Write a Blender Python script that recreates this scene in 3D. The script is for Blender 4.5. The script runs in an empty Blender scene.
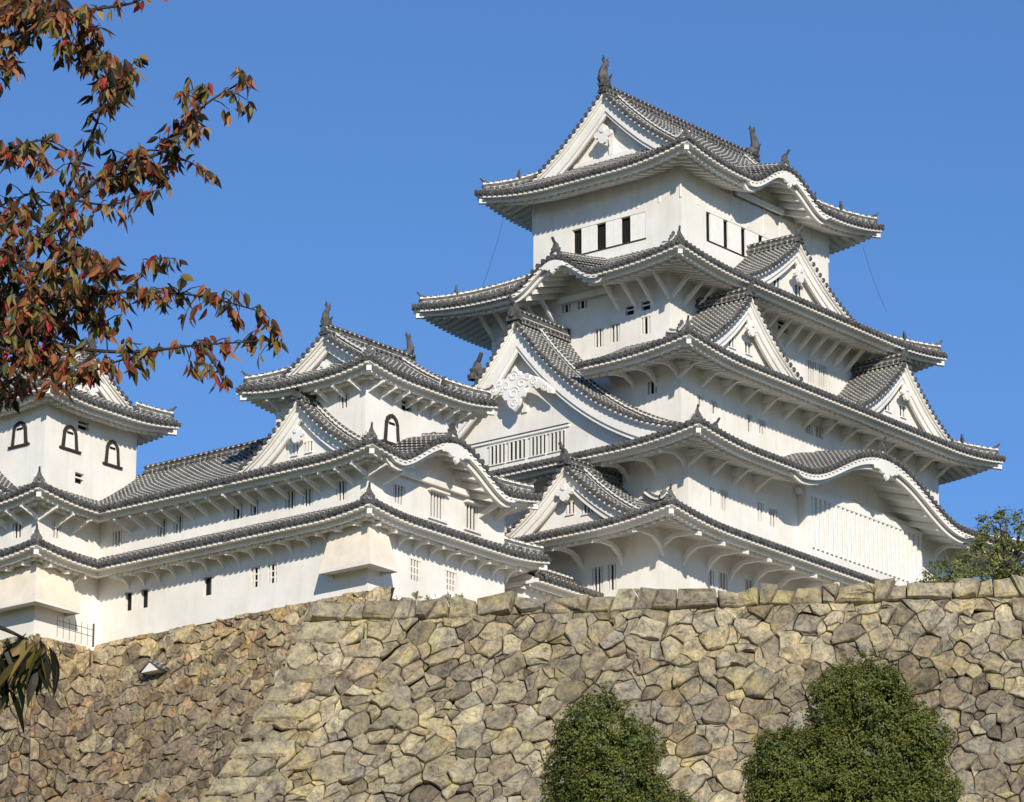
import bpy, math, random
from mathutils import Vector, noise, Matrix
R_ = math.radians
sc = bpy.context.scene
col = sc.collection
# ------------------------------------------------------------------ camera, sky, sun, exposure
cam = bpy.data.cameras.new('camera'); camo = bpy.data.objects.new('camera', cam); col.objects.link(camo)
camo.location = (0, 0, 0); camo.rotation_euler = (R_(90 + 16.90354), 0, 0)
cam.sensor_width = 36; cam.lens = 4411.78 / 1024 * 36; cam.clip_start = 0.5; cam.clip_end = 20000
sc.camera = camo
AZ = R_(38.26559)
RX, RY = math.sin(AZ), math.cos(AZ)          # castle axis "a" (along its right-hand faces)
LX, LY = -math.cos(AZ), math.sin(AZ)         # castle axis "b" (along its left-hand faces)
OX, OY = 9.31196, 228.55378
PHI = math.pi / 2 - AZ
SUN_A, SUN_B, SUN_Z = -1.65, -1.9, 1.0       # direction towards the sun in the castle's axes
sv = Vector((SUN_A * RX + SUN_B * LX, SUN_A * RY + SUN_B * LY, SUN_Z)).normalized()
sun = bpy.data.lights.new('sun', 'SUN'); suno = bpy.data.objects.new('sun', sun); col.objects.link(suno)
sun.energy = 4.5; sun.angle = R_(0.55); sun.color = (1.0, 0.92, 0.79)
suno.rotation_euler = sv.to_track_quat('Z', 'Y').to_euler()
world = bpy.data.worlds.new("World"); sc.world = world; world.use_nodes = True
wn = world.node_tree.nodes; wl = world.node_tree.links
bg = wn['Background']; sky = wn.new('ShaderNodeTexSky'); sky.sky_type = 'NISHITA'; sky.sun_disc = False
sky.sun_elevation = math.asin(sv.z); sky.sun_rotation = math.atan2(sv.x, sv.y)
sky.altitude = 2000; sky.air_density = 1.0; sky.dust_density = 0.0; sky.ozone_density = 7.0
wl.new(sky.outputs[0], bg.inputs[0]); bg.inputs[1].default_value = 0.138
sc.view_settings.view_transform = 'Standard'; sc.view_settings.look = 'None'
sc.view_settings.exposure = 0.0; sc.view_settings.gamma = 1
sc.cycles.use_denoising = True; sc.cycles.max_bounces = 6; sc.cycles.diffuse_bounces = 4

# ------------------------------------------------------------------ materials
def new_mat(name, rough=0.8, spec=0.3):
    m = bpy.data.materials.new(name); m.use_nodes = True
    b = m.node_tree.nodes['Principled BSDF']
    b.inputs['Roughness'].default_value = rough
    b.inputs['Specular IOR Level'].default_value = spec
    return m, m.node_tree.nodes, m.node_tree.links, b
def ramp(n, pts):
    r = n.new('ShaderNodeValToRGB'); e = r.color_ramp.elements
    while len(e) < len(pts): e.new(0.5)
    for k, (p, c) in enumerate(pts):
        e[k].position = p; e[k].color = (c[0], c[1], c[2], 1)
    return r
def noise_n(n, l, scale, detail=6, rough=0.6, vec=None):
    t = n.new('ShaderNodeTexNoise'); t.inputs['Scale'].default_value = scale
    t.inputs['Detail'].default_value = detail; t.inputs['Roughness'].default_value = rough
    if vec: l.new(vec, t.inputs['Vector'])
    return t
def mixc(n, l, fac, a, b, mode='MIX'):
    m = n.new('ShaderNodeMix'); m.data_type = 'RGBA'; m.blend_type = mode
    for s, v in ((m.inputs[0], fac), (m.inputs[6], a), (m.inputs[7], b)):
        if hasattr(v, 'is_linked'): l.new(v, s)
        elif isinstance(v, (int, float)): s.default_value = v
        else: s.default_value = (v[0], v[1], v[2], 1)
    return m.outputs[2]
def bump(n, l, h, b, strength=0.4, dist=0.05):
    k = n.new('ShaderNodeBump'); k.inputs['Strength'].default_value = strength; k.inputs['Distance'].default_value = dist
    l.new(h, k.inputs['Height']); l.new(k.outputs[0], b.inputs['Normal'])
def objco(n): return n.new('ShaderNodeTexCoord').outputs['Object']

def mat_plaster():
    m, n, l, b = new_mat('white_plaster', 0.85, 0.2)
    co = objco(n)
    big = noise_n(n, l, 0.35, 5, 0.6, co)
    r1 = ramp(n, [(0.33, (0.76, 0.725, 0.66)), (0.60, (0.87, 0.84, 0.785))]); l.new(big.outputs[0], r1.inputs[0])
    mp = n.new('ShaderNodeMapping'); mp.inputs['Scale'].default_value = (2.6, 2.6, 0.28); l.new(co, mp.inputs[0])
    st = noise_n(n, l, 1.0, 6, 0.65, mp.outputs[0])
    r2 = ramp(n, [(0.50, (1, 1, 1)), (0.62, (0.95, 0.94, 0.92)), (0.82, (0.82, 0.80, 0.77))]); l.new(st.outputs[0], r2.inputs[0])
    c = mixc(n, l, 0.8, r1.outputs[0], r2.outputs[0], 'MULTIPLY')
    sp = noise_n(n, l, 3.3, 3, 0.5, co)
    r3 = ramp(n, [(0.70, (1, 1, 1)), (0.80, (0.72, 0.62, 0.5))]); l.new(sp.outputs[0], r3.inputs[0])
    c = mixc(n, l, 0.5, c, r3.outputs[0], 'MULTIPLY')
    l.new(c, b.inputs['Base Color'])
    f = noise_n(n, l, 6, 4, 0.6, co); bump(n, l, f.outputs[0], b, 0.25, 0.03)
    return m
def banded(name, dark, light, period, duty, both=False, rough=0.65):
    m, n, l, b = new_mat(name, rough, 0.35)
    uv = n.new('ShaderNodeUVMap'); sep = n.new('ShaderNodeSeparateXYZ'); l.new(uv.outputs[0], sep.inputs[0])
    def band(sock, per, du):
        a = n.new('ShaderNodeMath'); a.operation = 'DIVIDE'; a.inputs[1].default_value = per; l.new(sock, a.inputs[0])
        f = n.new('ShaderNodeMath'); f.operation = 'FRACT'; l.new(a.outputs[0], f.inputs[0])
        g = n.new('ShaderNodeMath'); g.operation = 'LESS_THAN'; g.inputs[1].default_value = du; l.new(f.outputs[0], g.inputs[0])
        return g.outputs[0]
    g = band(sep.outputs[1], period, duty)
    nz = noise_n(n, l, 0.55, 5, 0.65, objco(n))
    r = ramp(n, [(0.3, [x * 0.55 for x in dark]), (0.7, [x * 1.5 for x in dark])]); l.new(nz.outputs[0], r.inputs[0])
    nz2 = noise_n(n, l, 5.0, 3, 0.6, objco(n))
    r2 = ramp(n, [(0.3, [x * 0.55 for x in light]), (0.6, light)]); l.new(nz2.outputs[0], r2.inputs[0])
    l.new(mixc(n, l, g, r.outputs[0], r2.outputs[0]), b.inputs['Base Color'])
    return m
def flat(name, c, rough=0.8, var=0.25, scale=2.0, spec=0.3):
    m, n, l, b = new_mat(name, rough, spec)
    t = noise_n(n, l, scale, 5, 0.6, objco(n))
    r = ramp(n, [(0.3, [x * (1 - var) for x in c]), (0.7, [min(1, x * (1 + var)) for x in c])])
    l.new(t.outputs[0], r.inputs[0]); l.new(r.outputs[0], b.inputs['Base Color'])
    return m
def mat_stone(name):
    m, n, l, b = new_mat(name, 0.92, 0.15)
    at = n.new('ShaderNodeAttribute'); at.attribute_name = 'Col'
    co = objco(n)
    a = noise_n(n, l, 1.6, 8, 0.7, co); r = ramp(n, [(0.34, (0.50, 0.46, 0.43)), (0.50, (1, 1, 1)), (0.64, (1.35, 1.28, 1.02))])
    l.new(a.outputs[0], r.inputs[0])
    c = mixc(n, l, 1.0, at.outputs[0], r.outputs[0], 'MULTIPLY')
    a2 = noise_n(n, l, 5.5, 8, 0.8, co); r2 = ramp(n, [(0.34, (0.36, 0.33, 0.31)), (0.48, (1, 1, 1)), (0.68, (1.35, 1.32, 1.22))])
    l.new(a2.outputs[0], r2.inputs[0]); c = mixc(n, l, 0.85, c, r2.outputs[0], 'MULTIPLY')
    a3 = noise_n(n, l, 0.5, 6, 0.7, co); r3 = ramp(n, [(0.50, (0, 0, 0)), (0.62, (1, 1, 1))]); l.new(a3.outputs[0], r3.inputs[0])
    c2 = mixc(n, l, 1.0, c, (1.10, 1.06, 0.84), 'MULTIPLY')     # lichen tint
    c = mixc(n, l, r3.outputs[0], c, c2)
    l.new(c, b.inputs['Base Color'])
    ad = n.new('ShaderNodeMath'); ad.operation = 'ADD'; l.new(a.outputs[0], ad.inputs[0]); l.new(a2.outputs[0], ad.inputs[1])
    bump(n, l, ad.outputs[0], b, 1.0, 0.16)
    return m
def mat_leaf(name, rough=0.5, trans=0.35):
    m, n, l, b = new_mat(name, rough, 0.35)
    at = n.new('ShaderNodeAttribute'); at.attribute_name = 'Col'
    l.new(at.outputs[0], b.inputs['Base Color'])
    tr = n.new('ShaderNodeBsdfTranslucent'); l.new(at.outputs[0], tr.inputs[0])
    mx = n.new('ShaderNodeMixShader'); mx.inputs[0].default_value = trans
    l.new(b.outputs[0], mx.inputs[1]); l.new(tr.outputs[0], mx.inputs[2])
    l.new(mx.outputs[0], n['Material Output'].inputs[0])
    return m
def mat_ground(name, c1, c2, scale):
    m, n, l, b = new_mat(name, 0.95, 0.1)
    t = noise_n(n, l, scale, 8, 0.7, objco(n)); r = ramp(n, [(0.35, c1), (0.65, c2)])
    l.new(t.outputs[0], r.inputs[0]); l.new(r.outputs[0], b.inputs['Base Color']); bump(n, l, t.outputs[0], b, 0.5, 0.2)
    return m

PL, BED, RIB, CAP, DARK, WOOD, SHUT, OCH = range(8)
MATS = [mat_plaster(),
        banded('grey_tile_bed', (0.13, 0.127, 0.12), (0.46, 0.44, 0.40), 0.27, 0.20),
        banded('grey_barrel_tile', (0.10, 0.098, 0.094), (0.56, 0.54, 0.49), 0.30, 0.25),
        flat('dark_tile_end', (0.095, 0.092, 0.088), 0.65, 0.6, 3.5),
        flat('dark_interior', (0.012, 0.011, 0.010), 0.9, 0.2),
        flat('aged_wood', (0.045, 0.034, 0.026), 0.8, 0.3, 5),
        flat('white_shutter', (0.86, 0.84, 0.79), 0.8, 0.05, 3),
        flat('ochre_stained_plaster', (0.80, 0.71, 0.58), 0.85, 0.12, 0.9)]
M_STONE = mat_stone('rough_stone'); M_LEAF = mat_leaf('leaf', .5, .45); M_LEAFG = mat_leaf('evergreen_leaf', 0.45, 0.2)
M_BARK = flat('dark_bark', (0.045, 0.034, 0.028), 0.9, 0.4, 12)

# ------------------------------------------------------------------ mesh collector and scene helpers
class MB:
    def __init__(s): s.v = []; s.f = []; s.m = []; s.uv = []; s.c = []
    def add(s, p): s.v.append(tuple(p)); return len(s.v) - 1
    def face(s, idx, m=0, uv=None, c=None):
        s.f.append(tuple(idx)); s.m.append(m); s.uv.append(uv); s.c.append(c)
    def poly(s, pts, m=0, uv=None, c=None):
        i = len(s.v); s.v.extend(tuple(p) for p in pts); s.face(range(i, i + len(pts)), m, uv, c)
    def grid(s, rows, m=0, uvs=None, c=None):
        n = len(rows[0]); i0 = len(s.v)
        for r in rows: s.v.extend(tuple(p) for p in r)
        for j in range(len(rows) - 1):
            for i in range(n - 1):
                a = i0 + j * n + i
                uv = None
                if uvs: uv = [uvs[j][i], uvs[j][i + 1], uvs[j + 1][i + 1], uvs[j + 1][i]]
                s.face((a, a + 1, a + n + 1, a + n), m, uv, c)
    def box(s, o, X, Y, Z, m=0, c=None):   # o corner, three edge vectors
        o, X, Y, Z = map(Vector, (o, X, Y, Z))
        P = [o, o + X, o + X + Y, o + Y, o + Z, o + X + Z, o + X + Y + Z, o + Y + Z]
        i = len(s.v); s.v.extend(tuple(p) for p in P)
        for q in ((0, 3, 2, 1), (4, 5, 6, 7), (0, 1, 5, 4), (1, 2, 6, 5), (2, 3, 7, 6), (3, 0, 4, 7)):
            s.face([i + k for k in q], m, None, c)
    def cbox(s, c, X, Y, Z, m=0):
        c, X, Y, Z = map(Vector, (c, X, Y, Z)); s.box(c - (X + Y + Z) / 2, X, Y, Z, m)
    def tube(s, pts, r, m=0, seg=6, side=None, half=False, cap=None, capm=None, c=None):
        """r: number or list; half: only the upper half, seen from outside; UV v runs along the length"""
        pts = [Vector(p) for p in pts]; n = len(pts); i0 = len(s.v); L = 0; Ls = []
        k = seg + 1 if half else seg
        for j, p in enumerate(pts):
            if j: L += (p - pts[j - 1]).length
            Ls.append(L)
            t = (pts[min(j + 1, n - 1)] - pts[max(j - 1, 0)]).normalized()
            sd = Vector(side) if side is not None else (Vector((0, 0, 1)) if abs(t.z) < 0.9 else Vector((1, 0, 0)))
            nn = sd.cross(t)
            if nn.length < 1e-6: nn = Vector((0, 0, 1))
            nn.normalize(); sd2 = t.cross(nn).normalized()
            if half and nn.z < 0: nn = -nn
            rr = r[j] if isinstance(r, (list, tuple)) else r
            for q in range(k):
                a = math.pi * q / seg if half else 2 * math.pi * q / seg
                s.v.append(tuple(p + sd2 * (rr * math.cos(a)) + nn * (rr * math.sin(a))))
        for j in range(n - 1):
            for q in range(k - 1 if half else k):
                a = i0 + j * k + q; b = i0 + j * k + (q + 1) % k
                s.face((a, b, b + k, a + k), m, [(0, Ls[j]), (0, Ls[j]), (0, Ls[j + 1]), (0, Ls[j + 1])], c)
        if cap is not None:
            s.face([i0 + q for q in range(k)], cap, None, c)
            if not half: s.face([i0 + (n - 1) * k + q for q in range(k)], cap, None, c)
    def extrude(s, outline, o, X, Y, Z, m=0, taper=1.0):
        """outline: list of (x,y); X, Y unit axes, Z thickness vector, front face at o+Z"""
        o, X, Y, Z = map(Vector, (o, X, Y, Z)); n = len(outline)
        cx = sum(p[0] for p in outline) / n; cy = sum(p[1] for p in outline) / n
        i = len(s.v)
        for x, y in outline: s.v.append(tuple(o + X * x + Y * y))
        for x, y in outline: s.v.append(tuple(o + X * (cx + (x - cx) * taper) + Y * (cy + (y - cy) * taper) + Z))
        s.face([i + n + k for k in range(n)], m); s.face([i + k for k in reversed(range(n))], m)
        for k in range(n): s.face((i + k, i + (k + 1) % n, i + n + (k + 1) % n, i + n + k), m)

def tag(o, label=None, cat=None, group=None, kind=None):
    if label: o['label'] = label
    if cat: o['category'] = cat
    if group: o['group'] = group
    if kind: o['kind'] = kind
    return o
def build(name, mb, mats=None, parent=None, org=(0, 0, 0), smooth=False):
    mats = mats or MATS
    used = sorted(set(mb.m)); remap = {k: i for i, k in enumerate(used)}
    me = bpy.data.meshes.new(name)
    ox, oy, oz = org
    me.from_pydata([(x - ox, y - oy, z - oz) for x, y, z in mb.v], [], mb.f)
    for k in used: me.materials.append(mats[k])
    me.polygons.foreach_set('material_index', [remap[k] for k in mb.m])
    if any(u is not None for u in mb.uv):
        uvl = me.uv_layers.new(name='UVMap'); buf = []
        for f, u in zip(mb.f, mb.uv):
            if u is None: buf += [0.0, 0.2] * len(f)
            else:
                for p in u: buf += [p[0], p[1]]
        uvl.data.foreach_set('uv', buf)
    if any(c is not None for c in mb.c):
        ca = me.color_attributes.new(name='Col', type='FLOAT_COLOR', domain='CORNER'); buf = []
        for f, c in zip(mb.f, mb.c):
            c = c or (0.3, 0.3, 0.3)
            buf += [c[0], c[1], c[2], 1.0] * len(f)
        ca.data.foreach_set('color', buf)
    if smooth: me.polygons.foreach_set('use_smooth', [True] * len(mb.f))
    me.update()
    o = bpy.data.objects.new(name, me); col.objects.link(o)
    if parent: o.parent = parent
    return o
def CW(a, b, z=0.0): return Vector((OX + a * RX + b * LX, OY + a * RY + b * LY, z))
class Bld:
    def __init__(s, name, a, b, z, label, cat, group=None):
        s.org = (a, b, z)
        s.root = bpy.data.objects.new(name, None); col.objects.link(s.root)
        s.root.location = CW(a, b, z); s.root.rotation_euler = (0, 0, PHI)
        tag(s.root, label, cat, group)
    def part(s, name, mb, parent=None, smooth=False):
        if not mb.f: return None
        return build(name, mb, None, parent or s.root, s.org, smooth)
V3 = lambda u, z=0.0: Vector((u[0], u[1], z))
UZ = Vector((0, 0, 1))

# ------------------------------------------------------------------ castle builders (all in castle axes a, b, z)
def profile(p, q, c=0.0): return lambda d: p * d + q * d * d + c * d ** 3
def onigawara(mb, p, N, s=1.0, horn=True):
    """dark ridge-end tile: shoulders, crest and a horn; N outward 2D unit"""
    N = V3(N); X = Vector((-N.y, N.x, 0)); p = Vector(p)
    out = [(-.42, -.05), (.42, -.05), (.46, .18), (.30, .30), (.36, .46), (.20, .58), (.12, .82), (0, .92), (-.12, .82), (-.20, .58), (-.36, .46), (-.30, .30), (-.46, .18)]
    mb.extrude([(x * s, y * s) for x, y in out], p - N * .10 * s, X, UZ, N * .20 * s, CAP, .85)
    mb.tube([p + N * .1 * s + UZ * .3 * s, p + N * .2 * s + UZ * .3 * s], .14 * s, CAP, 8, cap=CAP)
    if horn:
        mb.tube([p - N * .25 * s + UZ * .72 * s, p + N * .12 * s + UZ * .86 * s, p + N * .34 * s + UZ * 1.12 * s], [.09 * s, .1 * s, .085 * s], CAP, 6, cap=CAP)
def ridge(mb, pts, w=.34, h=.38, dots=True, top=.10):
    """tiled ridge: plaster body, barrel on top, rows of round tile ends on both sides"""
    pts = [Vector(p) for p in pts]; n = len(pts)
    rows = []
    for j, p in enumerate(pts):
        t = pts[min(j + 1, n - 1)] - pts[max(j - 1, 0)]; t.z = 0; t.normalize(); X = Vector((-t.y, t.x, 0))
        rows.append([p + X * w * .62 - UZ * .12, p + X * w * .54 + UZ * h * .36, p + X * w * .5 + UZ * h * .42, p + X * w * .42 + UZ * h * .9, p + X * w * .36 + UZ * h, p - X * w * .36 + UZ * h, p - X * w * .42 + UZ * h * .9, p - X * w * .5 + UZ * h * .42, p - X * w * .54 + UZ * h * .36, p - X * w * .62 - UZ * .12])
    for a_, b_, m_ in ((0, 1, BED), (1, 2, PL), (2, 3, CAP), (3, 6, PL), (6, 7, CAP), (7, 8, PL), (8, 9, BED)):
        L_ = [0]
        for j in range(1, n): L_.append(L_[-1] + (pts[j] - pts[j - 1]).length)
        mb.grid([r[a_:b_ + 1] for r in rows], m_, [[(0, L_[j])] * (b_ + 1 - a_) for j in range(n)])
    mb.poly(rows[0], PL); mb.poly(rows[-1], PL)
    mb.tube([p + UZ * (h + .02) for p in pts], top, RIB, 6)
    mb.poly([p + UZ * h for p in pts[:1]] + [pts[0] + UZ * (h + .1), pts[0] + UZ * (h + .05)], CAP)
    if dots:
        L = 0
        for j in range(n - 1):
            a, b = pts[j], pts[j + 1]; d = (b - a).length; t = (b - a); t.z = 0; t.normalize(); X = Vector((-t.y, t.x, 0))
            k = (.36 - L % .36) % .36
            while k < d:
                q = a.lerp(b, k / d)
                for s in (-1, 1):
                    c = q + X * s * w * .5 + UZ * h * .92
                    mb.box(c - (b - a).normalized() * .07 - UZ * .05 - X * s * .02, (b - a).normalized() * .16, X * s * .07, UZ * .09, PL if w < .4 else CAP)
                    c = q + X * s * w * .58 + UZ * h * .16
                    mb.box(c - (b - a).normalized() * .08 - UZ * .06 - X * s * .02, (b - a).normalized() * .17, X * s * .10, UZ * .12, CAP)
                k += .36
            L += d

class Side:
    """one sloping face of a roof. org = eave line start (a,b), U along the eave, N inward"""
    def __init__(s, org, U, N, Lu, z, o, h, D, e0=('hip', 99), e1=('hip', 99), lf=.5, lw=5.5, kara=None, tight=False):
        s.org, s.U, s.N, s.Lu, s.z, s.o, s.h, s.D, s.e0, s.e1, s.lf, s.lw, s.kara = Vector((org[0], org[1], 0)), V3(U), V3(N), Lu, z, o, h, D, e0, e1, lf, lw, kara
    def ends(s, d):
        def e(t):
            if t[0] == 'hip': return min(d, t[1])
            if t[0] == 'valley': return -min(d, t[1])
            return 0
        return e(s.e0), s.Lu - e(s.e1)
    def lift(s, u):
        r = 0
        if s.e0[0] == 'hip': r += s.lf * max(0, 1 - max(u, 0) / s.lw) ** 2
        if s.e1[0] == 'hip': r += s.lf * max(0, 1 - max(s.Lu - u, 0) / s.lw) ** 2
        return r
    def K(s, u):
        if not s.kara: return 0
        uc, w, H = s.kara; t = abs(u - uc) / w
        if t >= 1: return 0
        return H * (0.5 + 0.5 * math.cos(math.pi * t ** 1.08))
    def ht(s, u, d):
        b = s.h(d) + s.lift(u)
        k = s.K(u)
        if k > 0: b = max(b, k + .16 * d)
        return b
    def pt(s, u, d, dz=0.0): 
        p = s.org + s.U * u + s.N * d; p.z = s.z + s.ht(u, d) + dz; return p
    def us(s, d, du=.4, u0=None, u1=None):
        a, b = s.ends(max(d, 0)) if u0 is None else (u0, u1)
        n = max(4, int((s.Lu) / du)); return [a + (b - a) * i / n for i in range(n + 1)]
    def build(s, tiles, soff, raft=True, pitch=.35, edge_full=True):
        nd = max(5, int(s.D / .5)); ds = [s.D * i / nd for i in range(nd + 1)]
        rows, uvs = [], []
        for d in ds:
            us = s.us(d, .35); rows.append([s.pt(u, d) for u in us]); uvs.append([(u, d) for u in us])
        tiles.grid(rows, BED, uvs)
        # edge of the tiles, two plaster boards, soffit
        def strip(mb, lv, m):
            rr = []
            for d, dz in lv:
                rr.append([s.org + s.U * u + s.N * d + UZ * (s.z + s.ht(u, 0) + dz) for u in s.us(d, .35)])
            mb.grid(rr, m)
        strip(tiles, [(0, 0), (.0, -.20), (.05, -.21)], CAP)
        strip(soff, [(.05, -.21), (.06, -.25), (.42, -.27), (.44, -.46), (.48, -.47)], PL)
        rr = []
        for i in range(5):
            d = .48 + (s.o + .02 - .48) * i / 4
            rr.append([s.org + s.U * u + s.N * d + UZ * (s.z + s.ht(u, 0) - .47 + .285 * (d - .48)) for u in s.us(d, .35)])
        soff.grid(rr, PL)
        # ribs of barrel tiles, round end caps, white points between them
        n = int(s.Lu / pitch); p0 = (s.Lu - n * pitch) / 2
        ext = s.D if s.e0[0] == 'valley' or s.e1[0] == 'valley' else 0
        for i in range(-int(ext / pitch) if s.e0[0] == 'valley' else 0, n + 1 + (int(ext / pitch) if s.e1[0] == 'valley' else 0)):
            u = p0 + i * pitch
            d0 = 0.0; d1 = s.D
            if s.e0[0] == 'hip' and u < s.e0[1]: d1 = min(d1, u)
            if s.e1[0] == 'hip' and s.Lu - u < s.e1[1]: d1 = min(d1, s.Lu - u)
            if u < 0: d0 = -u
            if u > s.Lu: d0 = u - s.Lu
            if d1 - d0 < .12: continue
            k = max(1, int((d1 - d0) / .55)); dd = [d0 + (d1 - d0) * j / k for j in range(k + 1)]
            P = [s.pt(u, d, .035) for d in dd]
            if d0 == 0:
                P[0] = P[0] - s.N * .07
                tiles.tube(P, .105, RIB, 4, side=s.U, half=True)
                c = P[0]; tiles.tube([c - UZ * .03, c + s.N * .08 - UZ * .03], .135, CAP, 8, side=s.U, cap=CAP)
            else: tiles.tube(P, .105, RIB, 4, side=s.U, half=True)
            if d0 == 0 and 0.2 < u < s.Lu - .2:
                q = s.pt(u + pitch / 2, 0, -.27)
                soff.box(q - s.U * .085 - s.N * .03 - UZ * .03, s.U * .17, s.N * .12, UZ * .075, PL)
        if raft:
            st = .5; n = int(s.Lu / st); p0 = (s.Lu - n * st) / 2
            for i in range(n + 1):
                u = p0 + i * st
                dm = s.o
                if s.e0[0] == 'hip': dm = min(dm, u)
                if s.e1[0] == 'hip': dm = min(dm, s.Lu - u)
                if dm < .9: continue
                if s.kara and abs(u - s.kara[0]) < s.kara[1] * .95: continue
                zz = s.z + s.ht(u, 0) - .53
                a = s.org + s.U * (u - .13) + s.N * .78 + UZ * (zz - .03)
                e = dm - .78
                soff.box(a, s.U * .26, s.N * e + UZ * (.30 * e), UZ * .16, PL)
    def corner_ridge(s, mb, d1, d0=.35, ornament=True, cut=0.6):
        """hip ridge at the u=0 end"""
        n = max(3, int(d1 / .5)); P = []
        for i in range(n + 1):
            d = d0 + (d1 - d0) * i / n; P.append(s.pt(d, d, .06))
        ridge(mb, P)
        out = -(s.U + s.N).normalized()
        # tip: small upturned end
        onigawara(mb, P[0] + UZ * .05, (out.x, out.y), .62, True)
        if ornament and d1 > 2.2:
            q = s.pt(1.7, 1.7, .45); onigawara(mb, q, (out.x, out.y), .6, False)
        # white corner beam end under the eave
        c = s.pt(.12, .12, -.42)
    def corner_beam(s, mb):
        out = (s.U + s.N).normalized(); X = Vector((-out.y, out.x, 0))
        a = s.org + (s.U + s.N) * .16 + UZ * (s.z + s.ht(0, 0) - .66); L = s.o * 1.414
        mb.box(a - X * .12, X * .24, out * L + UZ * (.28 * s.o - s.lift(0) + s.lift(s.o)), UZ * .24, PL)
    def kara_extra(s, mb, rmb, wallmb, bw=.55, pend=True):
        uc, w, H = s.kara
        # thick curved bargeboard under the tiles
        n = 44; fr, bk = [], []
        for i in range(n + 1):
            t = -1.12 + 2.24 * i / n; u = uc + t * w
            if u < .4 or u > s.Lu - .4: continue
            b = bw * (1 - .25 * abs(t)) * min(1, (1.14 - abs(t)) / .12)
            c0 = s.org + s.U * u + UZ * (s.z + s.ht(u, 0))
            fr.append((c0 + s.N * .04 - UZ * .12, c0 + s.N * .04 - UZ * (.2 + b), c0 + s.N * .2 - UZ * (.2 + b), c0 + s.N * .2 - UZ * (.12)))
            bk.append((c0 + s.N * .30 - UZ * .30, c0 + s.N * .30 - UZ * (.35 + b * 1.2), c0 + s.N * .48 - UZ * (.35 + b * 1.2), c0 + s.N * .48 - UZ * .30))
        for st in (fr, bk):
            mb.grid([[q[k] for q in st] for k in (0, 1, 2, 3)], PL)
            mb.poly(st[0], PL); mb.poly(st[-1], PL)
        # barrel rafters inside the curved soffit
        for i in range(-5, 6):
            u = uc + i * w * .15
            if abs(i) < 1: continue
            z0 = s.z + s.ht(u, 0) - .52
            a = s.org + s.U * (u - .09) + s.N * .5 + UZ * (z0 - .1); mb.box(a - UZ * .16, s.U * .18, s.N * (s.o - .5) + UZ * .3 * (s.o - .5), UZ * .30, PL)
        # infill on the wall under the curve
        rows = [[], []]
        for i in range(31):
            u = uc - w + 2 * w * i / 30
            zt = s.z + s.ht(u, 0) - .46 + .30 * (s.o - .33)
            p = s.org + s.U * u + s.N * (s.o - .02)
            rows[0].append(p + UZ * (s.z - .25)); rows[1].append(p + UZ * zt)
        wallmb.grid(rows, PL)
        # tie beam and struts in the recess
        q0 = s.org + s.U * (uc - w * .62) + s.N * (s.o - .35); mb.box(q0 + UZ * (s.z - .2), s.U * (w * 1.24), s.N * .2, UZ * .28, PL)
        if pend:
            sc_ = min(.95, H * .5)
            out = [(0, -.95), (.22, -.75), (.2, -.55), (.5, -.62), (.75, -.45), (1.1, -.42), (1.2, -.2), (.9, .0), (.4, .2), (0, .25)]
            out = [(x * sc_, y * sc_) for x, y in out]; out = out + [(-x, y) for x, y in reversed(out[1:-1])]
            c = s.org + s.U * uc + UZ * (s.z + s.ht(uc, 0) - bw * .9 - .1) - s.N * .02
            mb.extrude(out, c + s.N * .08, s.U, UZ, -s.N * .12, PL, .92)
        # ridge along the crown
        m = H / .5; dd = 0.3
        de = .3
        while de < s.D and s.h(de) < H + .16 * de: de += .1
        ridge(rmb, [s.pt(uc, .15 + (de - .05) * k / 5, .04) for k in range(6)], .3, .24, False)
        onigawara(rmb, s.pt(uc, .25, .1), (-s.N.x, -s.N.y), .85, True)

def rect_sides(rect, z, o, h, D, lf=.5, lw=5.5, kara={}, ends={}, skip=()):
    """rect = a0,a1,b0,b1 of the eaves. returns dict of Side: L (facing -a), R (facing -b), F (facing +a), B (facing +b)"""
    a0, a1, b0, b1 = rect; S = {}
    DD = D if isinstance(D, dict) else dict(L=D, R=D, F=D, B=D)
    hip = ('hip', 99)
    defs = dict(L=((a0, b1), (0, -1), (1, 0), b1 - b0), R=((a0, b0), (1, 0), (0, 1), a1 - a0),
                F=((a1, b0), (0, 1), (-1, 0), b1 - b0), B=((a1, b1), (-1, 0), (0, -1), a1 - a0))
    for k, (og, U, N, L) in defs.items():
        if k in skip: continue
        e = ends.get(k, (hip, hip))
        S[k] = Side(og, U, N, L, z, o, h, DD[k], e[0], e[1], lf, lw, kara.get(k))
    return S

def make_roof(B, name, S, hips=None, raft=True, kara_bw=.55, orn=True, pitch=.35):
    """all faces of one roof tier -> roof part with soffit / hip ridge sub-parts"""
    t, so, wl_, RG = MB(), MB(), MB(), []
    for k, s in S.items():
        s.build(t, so, raft, pitch)
        if s.kara:
            rg = MB(); s.kara_extra(so, rg, wl_, kara_bw); RG.append(rg)
        if s.e0[0] == 'hip' and (hips is None or k in hips):
            # the hip at this face's start is shared with its neighbour
            dl = min(s.D, s.e0[1])
            rg = MB(); s.corner_ridge(rg, dl, ornament=orn); s.corner_beam(so); RG.append(rg)
    r = B.part('roof', t)
    B.part('eaves', so, r)
    for rg in RG: B.part('ridge_tiles', rg, r)
    if wl_.f: B.part('gable_infill', wl_, r)
    return r

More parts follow.
